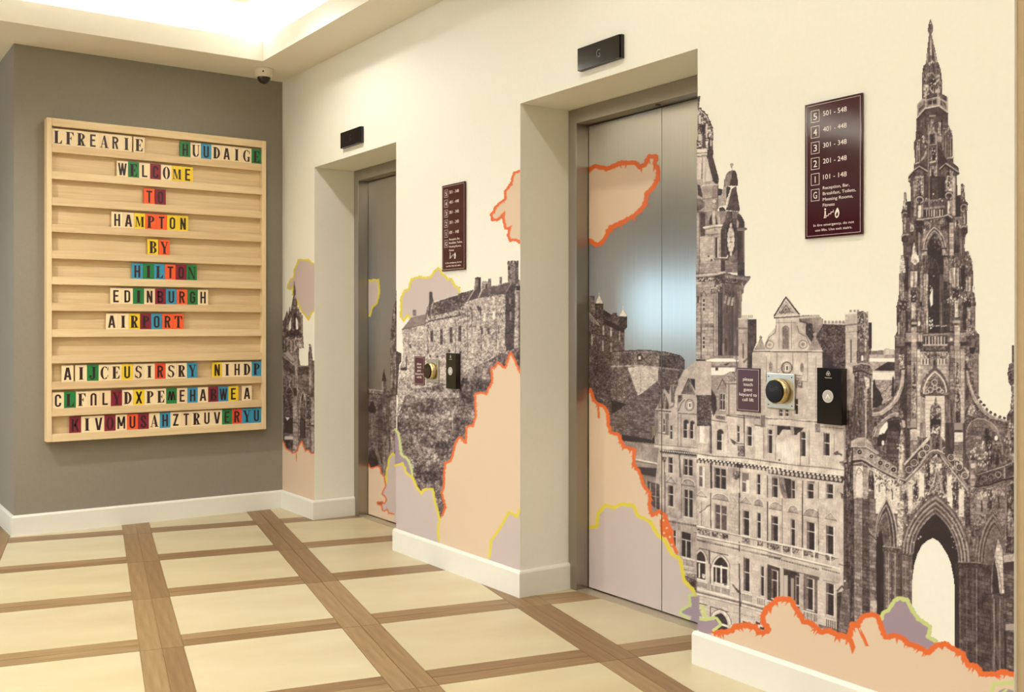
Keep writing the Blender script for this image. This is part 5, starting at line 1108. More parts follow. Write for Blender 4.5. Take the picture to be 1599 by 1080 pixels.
F('H', '65,320 110,292 160,290 210,315 205,345 170,325 120,325 75,345', .42, 'n', .06); L('H', '70,312 115,288 165,286 212,310', 1.4, .76); DOT('H', 150, 385, 8.2, .15, 14, ry=9.5, tex='r', amp=.08)
RC('H', 240, 0, 335, 330, .20, 'v', .05); RC('H', 340, 0, 430, 70, .52); RC('H', 342, 100, 428, 200, .80, 'n', .06); RC('H', 342, 200, 440, 400, .50, 'a', .16); RC('H', 430, 0, 460, 470, .22, 'v', .05)
RC('H', 470, 100, 505, 380, .36, 'n', .07); RC('H', 545, 0, 660, 300, .42, 'a', .13); RC('H', 590, 300, 680, 500, .38, 'a', .16); F('H', '660,60 730,60 740,440 690,460 680,250 650,150', .22, 'g', .18); F('H', '745,210 780,140 830,230 820,300 745,310', .34, 'r', .16); DOT('H', 780, 160, 2.6, .9, ry=4); L('H', '745,215 825,215', 1.4, .55); RC('H', 750, 300, 830, 440, .2, 'g', .14)
F('H', '720,0 760,10 830,130 860,330 900,330 890,130 870,0', .32, 'n', .07); L('H', '735,10 800,110 840,230 850,330', 1.6, .5); F('H', '880,0 992,0 992,290 920,310 880,330', .27, 'g', .18); flecks('H', 500, 200, 720, 460, 50, .6, .85, 1.1); flecks('H', 860, 0, 990, 280, 24, .5, .75, 1.2)
F('H', '500,395 535,330 572,395 572,560 565,680 500,680 490,540', .40, 'g', .1); RC('H', 512, 430, 555, 475, .72, 'n', .05); RC('H', 510, 545, 555, 585, .66, 'n', .05); RC('H', 510, 610, 555, 660, .58, 'n', .05); F('H', '505,395 535,335 568,395', .18)
F('H', '578,548 850,465 850,610 585,670', .22, 'r', .10); L('H', '575,545 855,460 992,395', 1.6, .58); L('H', '580,540 850,450 930,400 992,360', 1.2, .18); L('H', '580,675 850,610 992,550', 1.6, .56); F('H', '865,470 980,420 980,545 880,580', .24, 'r', .08); L('H', '870,465 870,585', 1.6, .6); CIRC('H', 800, 545, 4.5, 1.2, .6); CIRC('H', 730, 570, 4.5, 1, .45); CIRC('H', 650, 590, 4.5, 1, .42); DOT('H', 940, 485, 4.6, .13); RC('H', 925, 320, 985, 390, .5, 'n', .1)
L('H', '495,690 700,655 870,600 992,570', 3.6, .16); L('H', '495,675 580,688 700,670 870,612', 1.2, .5); DOT('H', 535, 710, 5, .62, tex='r', amp=.16)
# spandrels
F('H', '0,460 150,330 470,700 500,760 500,1080 420,1080 330,890 250,790 150,720 50,760 0,830', .44, 'r', .16)
for x0, y0, x1, y1 in ((0, 530, 20, 775), (262, 545, 316, 780), (268, 780, 316, 900), (388, 700, 440, 985), (150, 430, 205, 480), (85, 440, 110, 520)): RC('H', x0, y0, x1, y1, .80, 'n', .05)
for x0, y0, x1, y1 in ((35, 400, 82, 700), (208, 470, 252, 760), (325, 620, 380, 900), (450, 780, 505, 1080)): RC('H', x0, y0, x1, y1, .22, 'g', .16)
flecks('H', 20, 400, 380, 900, 60, .6, .85, 1.1); flecks('H', 20, 400, 380, 900, 40, .1, .22, 1.2); L('H', '150,470 130,600 60,760', 1.4, .68); L('H', '150,470 175,600 250,790', 1.4, .60); F('H', '150,620 180,730 120,730', .56, 'r', .14)
F('H', '510,700 700,680 992,600 992,1080 510,1080', .42, 'r', .12); RC('H', 570, 760, 680, 960, .52, 'a', .1); RC('H', 690, 700, 735, 900, .20, 'g', .12); RC('H', 745, 700, 865, 900, .44, 'a', .12); L('H', '800,780 812,890', 2.4, .14); L('H', '625,820 630,930', 2.4, .15); flecks('H', 580, 720, 870, 800, 34, .6, .75, 1.0); archline('H', 750, 780, 805, 690, 860, 780, 1.2, .6); RC('H', 870, 640, 900, 1080, .34, 'v', .08)
F('H', '900,660 992,620 992,1080 890,1080', .22, 'g', .20); F('H', '895,940 925,920 955,1000 950,1080 890,1080', .46, 'g', .14); L('H', '880,1000 950,985', 1.4, .65)
# I: great arches
RC('I', -10, -10, 20, 720, .24, 'g', .08); RC('I', 20, 60, 92, 740, .47, 'a', .10); RC('I', 95, 60, 128, 730, .30, 'a', .10); RC('I', 128, 60, 160, 700, .42, 'a', .12); L('I', '92,60 92,720', 1.4, .2); L('I', '60,200 60,700', .9, .3); F('I', '120,210 165,270 165,300 125,235', .52, 'n', .06); F('I', '130,550 172,610 172,640 135,580', .50); RC('I', 132, 600, 168, 680, .62, 'n', .06); L('I', '120,238 165,280', 1.6, .14)
RC('I', 18, -10, 50, 30, .70, 'a', .1)
# left small arch
F('I', '165,250 180,150 218,62 262,170 275,320 200,320 200,680 165,680', .34, 'n', .07)
F('I', '163,270 190,220 205,330 205,665 165,680', .10, 'v', .03)
for k_, (dx, v) in enumerate(((0, .66), (10, .2), (18, .56), (28, .18), (38, .48))): archline('I', 160 + dx * .3, 260, 218 - dx * .1, 62 + dx * 1.9, 275 - dx, 315, 1.5, v)
RC('I', 205, 315, 352, 660, .42, 'a', .11)
for x, v in ((208, .25), (228, .56), (246, .24), (262, .58), (280, .22), (300, .56), (318, .5), (336, .3)): L('I', [(x, 350), (x, 650)], 1.5, v)
RC('I', 285, 330, 300, 640, .24, 'v', .04); F('I', '198,312 280,322 356,345 356,372 280,352 198,340', .24, 'r', .1); L('I', '198,312 280,322 356,345', 1.2, .55)
F('I', '275,80 310,70 300,330 275,320', .60, 'r', .16)
# main arch
F('I', '298,335 310,240 350,150 410,85 475,42 535,85 590,150 630,230 655,320 658,395 598,400 590,320 560,230 520,170 475,138 430,170 385,240 362,310 358,360', .40, 'n', .05)
for dx, v in ((-4, .28), (6, .56), (16, .18), (24, .60), (34, .2), (42, .54), (50, .18), (58, .46)): archline('I', 300 + dx, 350, 475, 46 + dx * 1.55, 656 - dx, 398, 1.6, v)
arch('I', 360, 360, 475, 142, 597, 400, 870, .09, 'n', .02)
RC('I', 575, 400, 602, 870, .13, 'v', .03)
F('I', '352,360 362,345 362,470 352,480', .1)
flecks('I', 300, 60, 400, 300, 34, .5, .72, 1.3, 1); flecks('I', 560, 60, 660, 330, 34, .4, .62, 1.3, 1)
NOPRINT('I', '460,268 490,285 515,318 540,360 558,410 570,470 577,530 577,880 480,880 350,780 352,480 362,410 380,350 405,305 435,280')
# right piers and arch
RC('I', 600, 400, 775, 985, .25, 'a', .09)
for x, v in ((604, .4), (622, .2), (640, .36), (655, .18), (672, .34), (692, .5), (712, .3), (765, .15)): L('I', [(x, 430), (x, 940)], 1.3, v)
F('I', '595,395 690,398 780,415 780,440 690,428 595,425', .17, 'r', .08); L('I', '595,395 690,398 780,412', 1.2, .5)
F('I', '692,395 705,300 735,200 775,125 820,200 840,300 845,400 780,415', .36, 'n', .06)
for dx, v in ((0, .26), (9, .54), (17, .18), (25, .48), (33, .16), (41, .42)): archline('I', 694 + dx, 395, 775 + dx * .35, 130 + dx * 1.8, 845 - dx * .15, 380, 1.5, v)
F('I', '776,420 790,330 806,262 825,320 838,380 838,570 776,560', .11, 'n', .03); F('I', '785,370 806,268 828,330 836,560 815,560 800,440', .70, 'a', .12); F('I', '778,390 800,430 815,560 776,560', .14, 'n', .04); archline('I', 770, 560, 785, 370, 822, 560, 1.4, .42)
F('I', '776,560 835,560 835,1000 776,1000', .26, 'v', .08); L('I', '775,560 838,575', 2.2, .18); L('I', '785,590 785,980', 1.6, .46); L('I', '815,590 815,980', 1.6, .42)
F('I', '835,365 890,350 890,1000 835,1000', .33, 'a', .13); F('I', '832,362 890,352 890,390 836,398', .62, 'n', .06); F('I', '838,400 890,392 890,440 838,440', .18); RC('I', 845, 150, 892, 350, .24, 'g', .14); F('I', '855,160 875,130 888,200 885,270 858,260', .42, 'g', .18); RC('I', 845, 715, 890, 755, .56); L('I', '845,720 890,718', 1.4, .2)
RC('I', 835, 760, 850, 1000, .14)
# left gallery turret and pier (upper)
F('Q', '500,110 560,95 600,135 605,170 605,210 640,212 640,470 620,500 620,620 650,680 650,740 640,760 640,1090 460,1090 470,740 455,700 460,640 500,620 495,330', .36, 'g', .10)
RC('Q', 505, 120, 560, 400, .30, 'r', .18); RC('Q', 565, 180, 605, 420, .42, 'g', .14); RC('Q', 612, 215, 640, 470, .14); RC('Q', 520, 420, 560, 610, .32, 'a', .12); RC('Q', 540, 540, 558, 590, .92); RC('Q', 568, 420, 600, 610, .5, 'g', .12); flecks('Q', 500, 160, 605, 420, 30, .5, .75, .9)
F('Q', '455,640 540,612 620,625 650,680 648,745 610,710 540,690 455,720', .34, 'r', .12); L('Q', '458,640 540,615 620,628 648,672', 1.4, .66); L('Q', '458,700 540,690 640,730', 2.2, .10); RC('Q', 475, 740, 515, 1090, .26, 'g', .10); RC('Q', 518, 740, 560, 1090, .42, 'a', .14); F('Q', '565,745 620,770 620,900 590,870', .76, 'r', .1); RC('Q', 565, 870, 640, 1090, .34, 'g', .18)
for x, v in ((1348, .34), (1352, .62), (1357, .3)): L('p', [(x, 606), (x, 682)], 1.6, v)
F('p', '1336,595 1347,595 1346,680 1326,690 1330,640', .3, 'g', .1)
RC('p', 1322, 780, 1334, 1000, .22, 'g', .09); F('p', '1322,690 1332,700 1333,785 1322,790', .24, 'g', .16)
L('p', '1310,880 1323,885', 1.2, .2); L('O', '590,355 640,300 665,330 665,350', 3, .3)
F('O', '585,370 640,360 640,800 600,800 585,780', .20, 'n', .06); F('O', '640,350 720,330 720,830 600,800', .42, 'a', .10); DOT('O', 670, 248, 1.4, .95)

# ---- clouds on the right wall
cloud('mauve', 'lime', 'p', '1374,972 1379,957 1387,952 1396,938 1405,934 1416,936 1424,953 1436,967 1452,978 1450,994 1461,1001', [(1470, 1006), (1450, 1020), (1400, 1000), (1378, 992)], 4.6, .6)
cloud('peach', 'orange', 'p', '1110.5,984 1124.5,987 1140,984.5 1146.5,979 1158,975 1169,975.5 1179,978 1184.5,987 1192,988 1200,983 1196.5,978 1190,971 1192,960 1195.5,951 1203,944.5 1213,935.5 1224,934 1235.5,936.5 1240,947 1248,957.5 1254,970 1264.5,972 1275,979.5 1284,987 1294,984 1307.5,991.5 1316,991 1326,997 1328,985 1331,975 1338.5,976 1343,968 1349,962 1362,959 1370,962 1375,974 1379,988.5 1386,995 1396,992 1406,994 1420.7,1006 1441.4,1013 1450,1019 1462,1007 1477,1005 1489,1013 1503.6,1021 1511,1038 1524.4,1040 1533.3,1053 1554,1052 1566,1048 1583,1053', [(1584, 1101), (1110, 1101)], 6.0, .8, 46)
cur[0] = 13; F('p', '1325,990 1332,998 1336,1010 1331,1022 1328,1012 1325,1002', 0); F('p', '1343,980 1350,992 1357,1009 1351,1008 1345,993', 0); L('p', '1338,976 1346,995', 2, 0, None)
cur[0] = 12; F('p', '1560,1078 1570,1074 1583,1078 1583,1100 1552,1100', 0); cur[0] = 15; L('p', '1549,1080 1552,1068 1583,1065', 6, 0, None); L('p', '1560,1086 1572,1076', 4, 0, None)
cur[0] = 12; F('N', '70,780 230,800 330,790 400,850 340,910 280,930 280,975 70,975', 0); F('N', '70,655 130,640 160,740 70,735', 0)
cur[0] = 15; L('N', '70,612 150,598 185,660 200,750', 5.0, 0, None); L('N', '70,770 200,785 280,762 350,765 400,830 405,860 340,910 300,935', 4.4, 0, None); L('N', '130,660 160,740', 3, 0, None)

# ======== lift door 2 (nearer) =======================================
cur[0] = 4
F('b', '190,255 243,255 243,300 250,305 297,305 297,345 320,360 350,380 365,365 385,365 390,385 402,388 452,390 452,460 437,480 437,610 560,606 700,620 790,640 825,670 825,740 1000,720 1000,1100 190,1100', .27, 'r', .10)
F('b', '190,255 243,255 243,330 260,380 190,340', .38, 'b', .12); F('b', '250,305 272,250 297,305', .80, 'n', .04); F('b', '402,388 428,342 452,388', .80, 'n', .04); L('b', '272,250 272,238', 1, .8); L('b', '428,342 428,322', 1, .8)
F('b', '190,345 280,450 240,440 190,390', .48, 'n', .06); L('b', '192,345 275,450', 1.4, .6); RC('b', 248, 308, 296, 400, .22, 'r', .08); F('b', '300,345 340,370 350,382 345,400 300,380', .12); F('b', '355,372 385,368 390,420 360,410', .26, 'r', .1); RC('b', 402, 392, 452, 465, .17, 'r', .06)
for x, y, h in ((225, 505, 70), (228, 620, 80), (300, 450, 60), (297, 545, 70), (350, 460, 60), (350, 560, 60), (405, 480, 65), (235, 400, 50)): RC('b', x - 5, y, x + 5, y + h, .58, 'n', .08)
F('b', '300,400 437,470 437,500 300,440', .12, 'r', .05); RC('b', 195, 700, 340, 940, .22, 'r', .08); DOT('b', 235, 740, 5, .09, ry=9); F('b', '190,620 350,620 350,1030 190,860', .25, 'r', .09)
F('b', '350,622 470,608 560,606 700,620 790,640 826,672 826,735 790,735 660,718 540,708 380,715 350,720', .40, 'r', .10); F('b', '660,640 790,645 826,680 826,735 660,718', .22, 'r', .09); L('b', '350,716 540,708 660,720 790,738', 1.3, .6); L('b', '350,622 560,607 700,621 800,645 826,675', 1.4, .16); DOT('b', 535, 655, 4.6, .12, ry=6); RC('b', 528, 648, 542, 668, .8); RC('b', 400, 625, 480, 700, .28, 'r', .08)
F('b', '350,720 540,712 660,722 790,740 780,800 650,850 500,960 350,1000', .34, 'r', .10); F('b', '458,722 540,712 655,722 660,800 525,906', .66, 'r', .07); L('b', '540,725 540,880', .8, .5); F('b', '350,930 450,960 350,1030', .12, 'n', .04)
F('b', '340,1030 450,970 520,905 655,830 660,1100 340,1100', .36, 'b', .11); F('b', '655,740 790,745 740,800 700,830 655,835', .3, 'r', .08)
F('b', '760,900 790,800 820,740 900,680 1000,680 1000,900', .64, 'n', .04)
F('c', '300,0 500,0 500,90 430,85 300,50', .36, 'b', .10); F('c', '340,60 460,80 500,90 520,50 540,60 540,110 340,95', .13); F('c', '345,95 535,120 535,210 415,195 350,130', .50, 's', .06); L('c', '400,190 535,215', 2.2, .72); F('c', '410,205 535,225 535,470 470,300', .50, 's', .05); F('c', '420,230 535,240 535,290 440,270', .2)
# hotel on the door
cur[0] = 3
F('P', '50,420 75,370 105,300 120,250 160,300 175,215 175,165 240,180 235,225 205,230 205,320 220,300 235,310 240,380 275,340 270,290 325,160 380,175 380,290 395,330 395,1090 40,1090 75,740 40,720', .64, 's', .06)
F('P', '70,420 75,375 105,310 112,280 130,300 160,380 160,425', .36, 'v', .10); DOT('P', 108, 265, 2, .5); L('P', '45,432 175,445', 2.2, .2); L('P', '45,424 175,436', 1, .75); RC('P', 175, 165, 238, 225, .3, 'r', .1); L('P', '172,222 240,228', 2, .5); RC('P', 178, 230, 205, 370, .34, 'v', .08); L('P', '170,410 195,400 210,350', 2.2, .4)
F('P', '272,290 325,165 378,290', .40, 'n', .06); L('P', '268,292 325,165 380,260', 1.4, .18); L('P', '268,292 380,298', 1.4, .3); F('P', '295,275 325,200 358,275', .3, 'v', .1); F('P', '335,165 380,170 380,270', .12)
F('P', '240,440 260,380 290,345 330,335 380,340 395,460 240,460', .62, 's', .05); L('P', '240,440 262,380 290,345', 1.4, .3); CIRC('P', 334, 390, 6.6, 1.6, .4, 9); DOT('P', 334, 390, 4.8, .6, ry=7); RC('P', 322, 365, 348, 418, .92); RC('P', 329, 375, 342, 408, .2); L('P', '235,460 395,468', 1.4, .25); L('P', '235,315 235,730', 1.2, .4); RC('P', 210, 310, 232, 730, .68, 'n', .05)
RC('P', 76, 460, 112, 620, .58, 'a', .07); win('P', 122, 510, 16, 110); RC('P', 130, 460, 160, 720, .40, 's', .1); win('P', 180, 560, 22, 120); win('P', 305, 530, 38, 140, 'arch'); win('P', 358, 535, 30, 140, 'arch'); L('P', '262,460 262,735', 1.2, .3); RC('P', 40, 430, 72, 740, .5, 's', .08); L('P', '70,625 160,640', 1.2, .2); RC('P', 75, 640, 160, 720, .62, 's', .06)
L('P', '40,735 200,745 395,765', 4, .70, 's', .06); L('P', '40,722 395,752', 1, .34); F('P', '75,762 250,772 395,795 395,835 250,810 90,800', .20, 'n', .05)
for i in range(20): RC('P', 80 + i * 16, 764 + i * 1.7, 88 + i * 16, 776 + i * 1.7, .82); DOT('P', 90 + i * 16, 796 + i * 1.7, 1.2, .62)
RC('P', 80, 815, 150, 1090, .66, 's', .06); F('P', '95,820 140,830 130,870 100,870', .4, 'r', .15); L('P', '122,850 122,1090', 1.1, .2); win('P', 178, 830, 38, 135, trans=.4); L('P', '248,800 255,1000', 2.0, .26); win('P', 322, 845, 72, 140, 'dbl', trans=.4); ped('P', 176, 1000, 75, 42); ped('P', 322, 1025, 105, 44, 'arc')
F('c', '470,300 535,320 535,480 480,440', .5); F('c', '475,305 540,325 540,460 485,430', .26, 'n', .05); L('c', '490,320 490,440', 1.2, .6); L('c', '520,320 520,450', 1.2, .6); L('c', '480,380 538,392', 1, .6)
F('c', '540,270 735,300 735,940 600,680 540,470', .62, 's', .07)
win('c', 602, 330, 28, 112, trans=.4); win('c', 692, 352, 48, 145, 'dbl', trans=.3); ped('c', 600, 285, 52, 32); ped('c', 692, 300, 68, 32, 'arc'); L('c', '568,260 568,500', 1.1, .26); L('c', '655,270 655,500', 1.1, .3); L('c', '580,500 735,530', 3.4, .66); dent('c', 580, 512, 735, 538, 18, 0, 10)
L('c', '640,560 735,580', 1.4, .3); RC('c', 645, 560, 720, 715, .6, 's', .05); win('c', 680, 575, 52, 135, 'cross', trans=.3); win('c', 620, 565, 16, 90); balus('c', 662, 712, 725, 724, 40, 7); F('c', '668,800 735,830 735,900 700,880', .24, 'r', .14); L('c', '660,770 735,785', 1.6, .5); F('c', '665,785 735,800 735,830 690,810', .5, 'r', .14)
# clouds on door 2
cloud('peach', 'orange', 'p', '916,268 930,259 947,264 971,254 993,254 998,261 1007,257 1014,244 1025,244 1022,256 1028,265 1026.5,280 1018,295 1010,302 1007,320 990,337 973.5,346 952,357 940,380 930,382 922,375 916,379', [], 5.2, .7, 10)
cloud('peach', 'orange', 'p', '916,614 922,609 928,624 934,631 940,633 948,641 950,655 950,664 954,675 965,678 974,697 990,702 990,724 1000,740 1005,758 1015,770 1014,790 1018,805 1030,797 1039,805 1042,817 1049,829 1048,844 1056,862', [(1050, 880), (916, 880)], 4.0, .9, 18)
cur[0] = 13; L('p', '934,632 935,652', 3.4, 0, None); F('p', '1030,812 1040,800 1050,830 1056,862 1046,850 1040,838 1032,840', 0)
cur[0] = 10
for x, y in ((1036, 812), (1041, 824), (1037, 832), (1046, 838), (1049, 850)): DOT('p', x, y, 1.8, 0, 6, tex=None)
cloud('lilac', 'yellow', 'p', '916,823 932,822 934,802 945,788 959,793 968,787 988,788 996,805 1015,814 1027,835 1039,844 1048,864 1062,873 1068,906 1082,920 1087,934', [(1092, 990), (916, 990)], 4.2, .6)
cur[0] = 12; F('p', '1075,932 1092,930 1092,985 1076,972 1080,962 1062,956 1072,946 1080,948', 0); cur[0] = 15; L('p', '1085,926 1076,930 1078,944 1062,953 1063,958 1076,966', 4.2, 0, None)

# ======== lift door 1 (far) ===========================================
cloud('lilac', 'yellow', 'p', '570,436 574.4,435.6 580,439.5 583,434.5 588,438 591.1,436 592,454 589.3,472.6 581,480 578,493 570,491', [], 2.2, .4)
cur[0] = 6
F('d', '380,615 455,612 448,580 458,528 468,580 470,620 485,625 483,420 490,350 497,265 505,250 512,170 530,300 530,980 380,980', .34, 'g', .12)
F('d', '386,640 455,640 455,840 386,840', .36, 'b', .12); L('d', '384,615 470,622', 1.3, .56); L('d', '384,632 470,640', 1.8, .14); F('d', '448,580 458,528 468,582', .16); RC('d', 450, 582, 466, 640, .4, 'g', .12); RC('d', 486, 360, 494, 620, .44, 'g', .12); RC('d', 500, 280, 512, 600, .36, 'g', .14); F('d', '384,700 410,660 425,700 420,720 400,715', .14); RC('d', 402, 715, 422, 820, .40, 'g', .1); RC('d', 430, 650, 452, 930, .26, 'b', .1); RC('d', 468, 650, 482, 960, .34, 'g', .1); RC('d', 485, 650, 512, 980, .42, 'g', .12)
archline('d', 386, 900, 412, 850, 442, 940, 2.0, .42); arch('d', 392, 900, 412, 868, 432, 930, 950, .10)
cloud('lilac', 'yellow', 'p', '597,742 603,745 604,752 603.6,733 606,727 608,714 613,708 619,711 622,706', [(624, 830), (598, 830)], 2.2, .5)
cloud('peach', 'orange', 'p', '570,722 575,724 579,731 583.7,730 588,728 593,729 595,739 600,744 601.5,752 602.6,759 598.5,766 597,771 602,776 603,781 600,786 597,783 589.6,783.5 590,788 595.5,788 597.5,796 601,798 604,794.5 607,801 612,801 622,806', [(624, 830), (570, 830)], 1.7, .5, 8)

NOPRINT('p', '619,300 900,300 900,1000 619,1000')

# ======== wall between the lifts ======================================
cloud('lilac', 'yellow', 'p', '640,495.6 635.8,491.7 630.2,500.6 625.8,494.4 626.3,484.4 626.3,466.7 631.9,453.3 637.4,452.8 642.4,436.1 654.7,431.7 663.6,433.9 672.4,432.2 680.2,421.1 684.1,418.5 688,421.7 691.3,429.4 694.7,429.4 699.1,436.1 704.7,435.6 710.2,446.1 716.9,448.9 716.9,460', [(700, 480), (650, 500)], 2.6, .5)
cloud('peach', 'orange', 'p', '816,265.6 802.8,269.7 798.6,285 788.9,298.9 788.9,310 775,322.5 767.5,335 768,343 776.4,342.5 786,335 786.5,343.3 789.5,356 796,356 793.5,368.3 796.8,375.3 806,374 816,381', [], 3.2, .6, 4)
cur[0] = 13; F('p', '779,339 789,328 789,336 786,343', 0); F('p', '789,357 800,351 796,361', 0)
cur[0] = 4
F('U', '85,1030 215,860 420,805 440,770 445,710 470,700 530,640 918,525 918,1090 85,1090', .60, 'r', .12)
F('W', '80,110 160,90 350,50 520,0 787,-60 787,1090 40,1090 20,900 50,560 75,500 85,380', .62, 'r', .12)
F('V', '0,400 170,350 180,230 210,215 243,235 243,345 255,265 290,260 315,270 318,235 350,232 352,315 440,295 442,220 465,215 467,290 528,270 522,70 530,50 555,60 570,45 600,45 635,55 640,240 665,270 668,1090 0,1090', .58, 'r', .12)
F('U', '85,1028 215,862 430,808 420,950 400,960', .46, 'n', .03); L('U', '90,1030 400,960 430,930', 1.1, .26); RC('U', 238, 752, 288, 838, .45, 'n', .06); F('U', '470,640 470,505 492,492 515,505 520,580 535,635 500,680 485,830 450,850 455,710', .24, 'n', .05); F('U', '440,710 470,705 440,850 405,930 410,870', .4, 'r', .1)
F('U', '470,850 530,650 918,530 918,745 500,850', .28, 'r', .12); L('U', '530,640 918,525', 1.2, .74); F('U', '480,850 918,745 918,820 460,905', .56, 'r', .14); F('U', '455,905 918,815 918,835 450,925', .18, 'r', .1)
F('V', '0,395 175,350 105,470 0,560', .28, 'r', .12); F('V', '178,350 245,345 215,435 105,470', .24, 'n', .05); F('V', '255,350 570,272 500,390 345,410 215,435', .30, 'n', .05); L('V', '175,348 102,472', .9, .72); L('V', '258,350 215,435', .9, .7); L('V', '570,270 500,390', 1, .6); L('V', '105,472 215,437 500,392', 1.0, .2); F('V', '350,400 410,350 370,380 345,385', .1)
F('V', '180,230 210,215 243,235 240,345 205,355 182,340', .34, 'n', .08); RC('V', 212, 225, 243, 345, .17); RC('V', 180, 222, 243, 240, .2); RC('V', 257, 268, 312, 340, .52, 'r', .1); RC('V', 290, 290, 315, 340, .2); RC('V', 316, 235, 350, 405, .36, 'r', .08); RC('V', 440, 215, 466, 290, .42, 'r', .08)
F('V', '520,60 600,45 600,100 640,110 640,240 660,270 660,360 610,360 590,310 528,270', .46, 'r', .10); RC('V', 522, 105, 552, 145, .16); RC('V', 540, 175, 552, 240, .16); RC('V', 600, 70, 638, 290, .28, 'r', .08)
for x in (525, 560, 595, 625): RC('V', x, 48, x + 14, 76, .18)
F('V', '570,275 610,290 600,600 590,1090 495,1090 500,390', .21, 'r', .07); F('V', '600,350 635,440 632,1090 598,1090 605,600', .56, 'r', .09); RC('V', 636, 430, 668, 1090, .30, 'r', .09); F('V', '610,310 660,310 665,365 615,360', .12); F('V', '615,370 665,370 665,430 640,430', .4)
for x, y, h, w_ in ((540, 440, 60, 16), (545, 585, 85, 18)): RC('V', x, y, x + w_, y + h, .5)
for x in range(0, 80, 12): RC('V', x, 603 - x * .05, x + 7, 625 - x * .05, .16)
for x in range(305, 500, 17): RC('V', x, 600 - (x - 300) * .05, x + 9, 622 - (x - 300) * .05, .15)
for x, y, w_, h, v in ((280, 595, 22, 85, .84), (380, 580, 22, 85, .84), (428, 620, 16, 50, .8), (428, 725, 22, 90, .34), (320, 750, 18, 70, .36), (318, 895, 20, 70, .75), (268, 900, 18, 70, .76), (425, 880, 20, 80, .7), (375, 440, 20, 70, .7), (280, 470, 14, 50, .62), (150, 600, 20, 90, .36), (150, 780, 22, 70, .7), (20, 730, 34, 165, .30), (150, 970, 16, 50, .8)):
    RC('V', x - w_ / 2, y, x + w_ / 2, y + h, v, 'n', .06)
L('V', '120,740 190,735', 1.6, .14); L('V', '150,745 150,850', 3, .5); L('V', '100,560 102,1090', 1.1, .36); L('V', '240,520 250,1090', 1.2, .26); L('V', '403,420 405,1090', .9, .34); F('V', '245,760 265,760 262,820 245,820', .15, 'r', .1); F('V', '120,520 160,560 150,600 130,560', .3, 'r', .1)
F('V', '190,510 235,530 245,630 230,600 210,570', .3, 'r', .1)
for x, y in ((433, 125), (550, 102), (665, 80), (772, 60)):
    RC('W', x - 18, y, x + 18, y + 195, .34, 'n', .05)
    for j in range(3):
        for s in (-1, 1): RC('W', x + s * 8 - 6, y + 12 + j * 62, x + s * 8 + 6, y + 58 + j * 62, .17 if j < 2 or x != 433 else .7)
L('W', '385,50 388,400', 1.1, .35); L('W', '158,95 160,440', .9, .42); L('W', '720,0 722,390', .9, .42); L('W', '345,50 345,400', .9, .42); RC('W', 165, 285, 184, 335, .12); RC('W', 120, 440, 134, 600, .2, 'r', .08); F('W', '55,575 135,560 135,600 60,600', .16); F('W', '15,370 70,400 70,490 40,540 20,900 0,900 0,380', .24, 'r', .1)
for x in (112, 170): RC('W', x - 6, 760, x + 6, 830, .18)
for x, y in ((415, 430), (500, 435), (645, 370), (780, 385)): DOT('W', x, y, 2, .15)
F('p', '715,555 790,540 790,590 740,590 715,606', .56, 'r', .12)
# crag
cur[0] = 5
F('p', '620,640 634,600 648,606 672,604 690,598 716,606 722,590 742,572 768,560 780,552 815,540 815,640 760,740 705,800 690,830 680,800 660,780 640,760 620,730', .37, 'c', .11)
F('p', '634,604 650,612 690,612 695,600 718,606 716,620 660,622 634,616', .56, 'r', .12); L('p', '706,640 707,672', 1.2, .62)
for x, y, r, v in ((655, 636, 9, .22), (672, 640, 7, .20), (640, 660, 8, .25), (690, 700, 12, .24), (700, 740, 9, .2), (665, 690, 9, .26), (730, 620, 10, .24), (750, 600, 8, .28), (672, 745, 10, .24), (720, 660, 9, .30)): DOT('p', x, y, r, v, 12, tex='c', amp=.10)
cur[0] = 4; F('p', '626,590 700,590 700,596 636,600 634,612 622,650 619,650', .6, 'r', .12)
# clouds
cloud('mauve', 'lime', 'p', '617,670 622,676 624,690 627,710 636,716 641,726 644,742', [(640, 760), (617, 760)], 2.8, .7)
cloud('peach', 'orange', 'p', '816,590 812.5,581 806,567 797,550 793,562 789,574.6 783,570 777.9,566 772,574 767,575 768.5,597 763,606 759,615.6 750,613 741.7,616 743.3,647 738.5,666 733,664 729,669 727.5,692 718,682 713,688 710.2,697.4 704,719.5 694.5,723 692.9,760.4 689.7,769.8 696,791.9 688.2,810.8', [(686, 880), (816, 900)], 2.6, .7, 14)
cur[0] = 10; F('p', '690,806 682,823 684,848 700,852 700,806', 0)
cloud('lilac', 'yellow', 'p', '616,727 628.3,723 634.6,738.4 644,744.7 650.4,760.4 658.2,770 661.4,764 675.6,763.5 678.7,782.4 685,804.5 686.6,811 683.4,823.4 685,843', [(686, 860), (616, 850)], 2.8, .5)
cloud('lilac', 'yellow', 'p', '816,792 810,797 807.8,806 795.2,799 782.6,820 773,836 767,843 764,869', [(764, 900), (816, 920)], 3.0, .5)

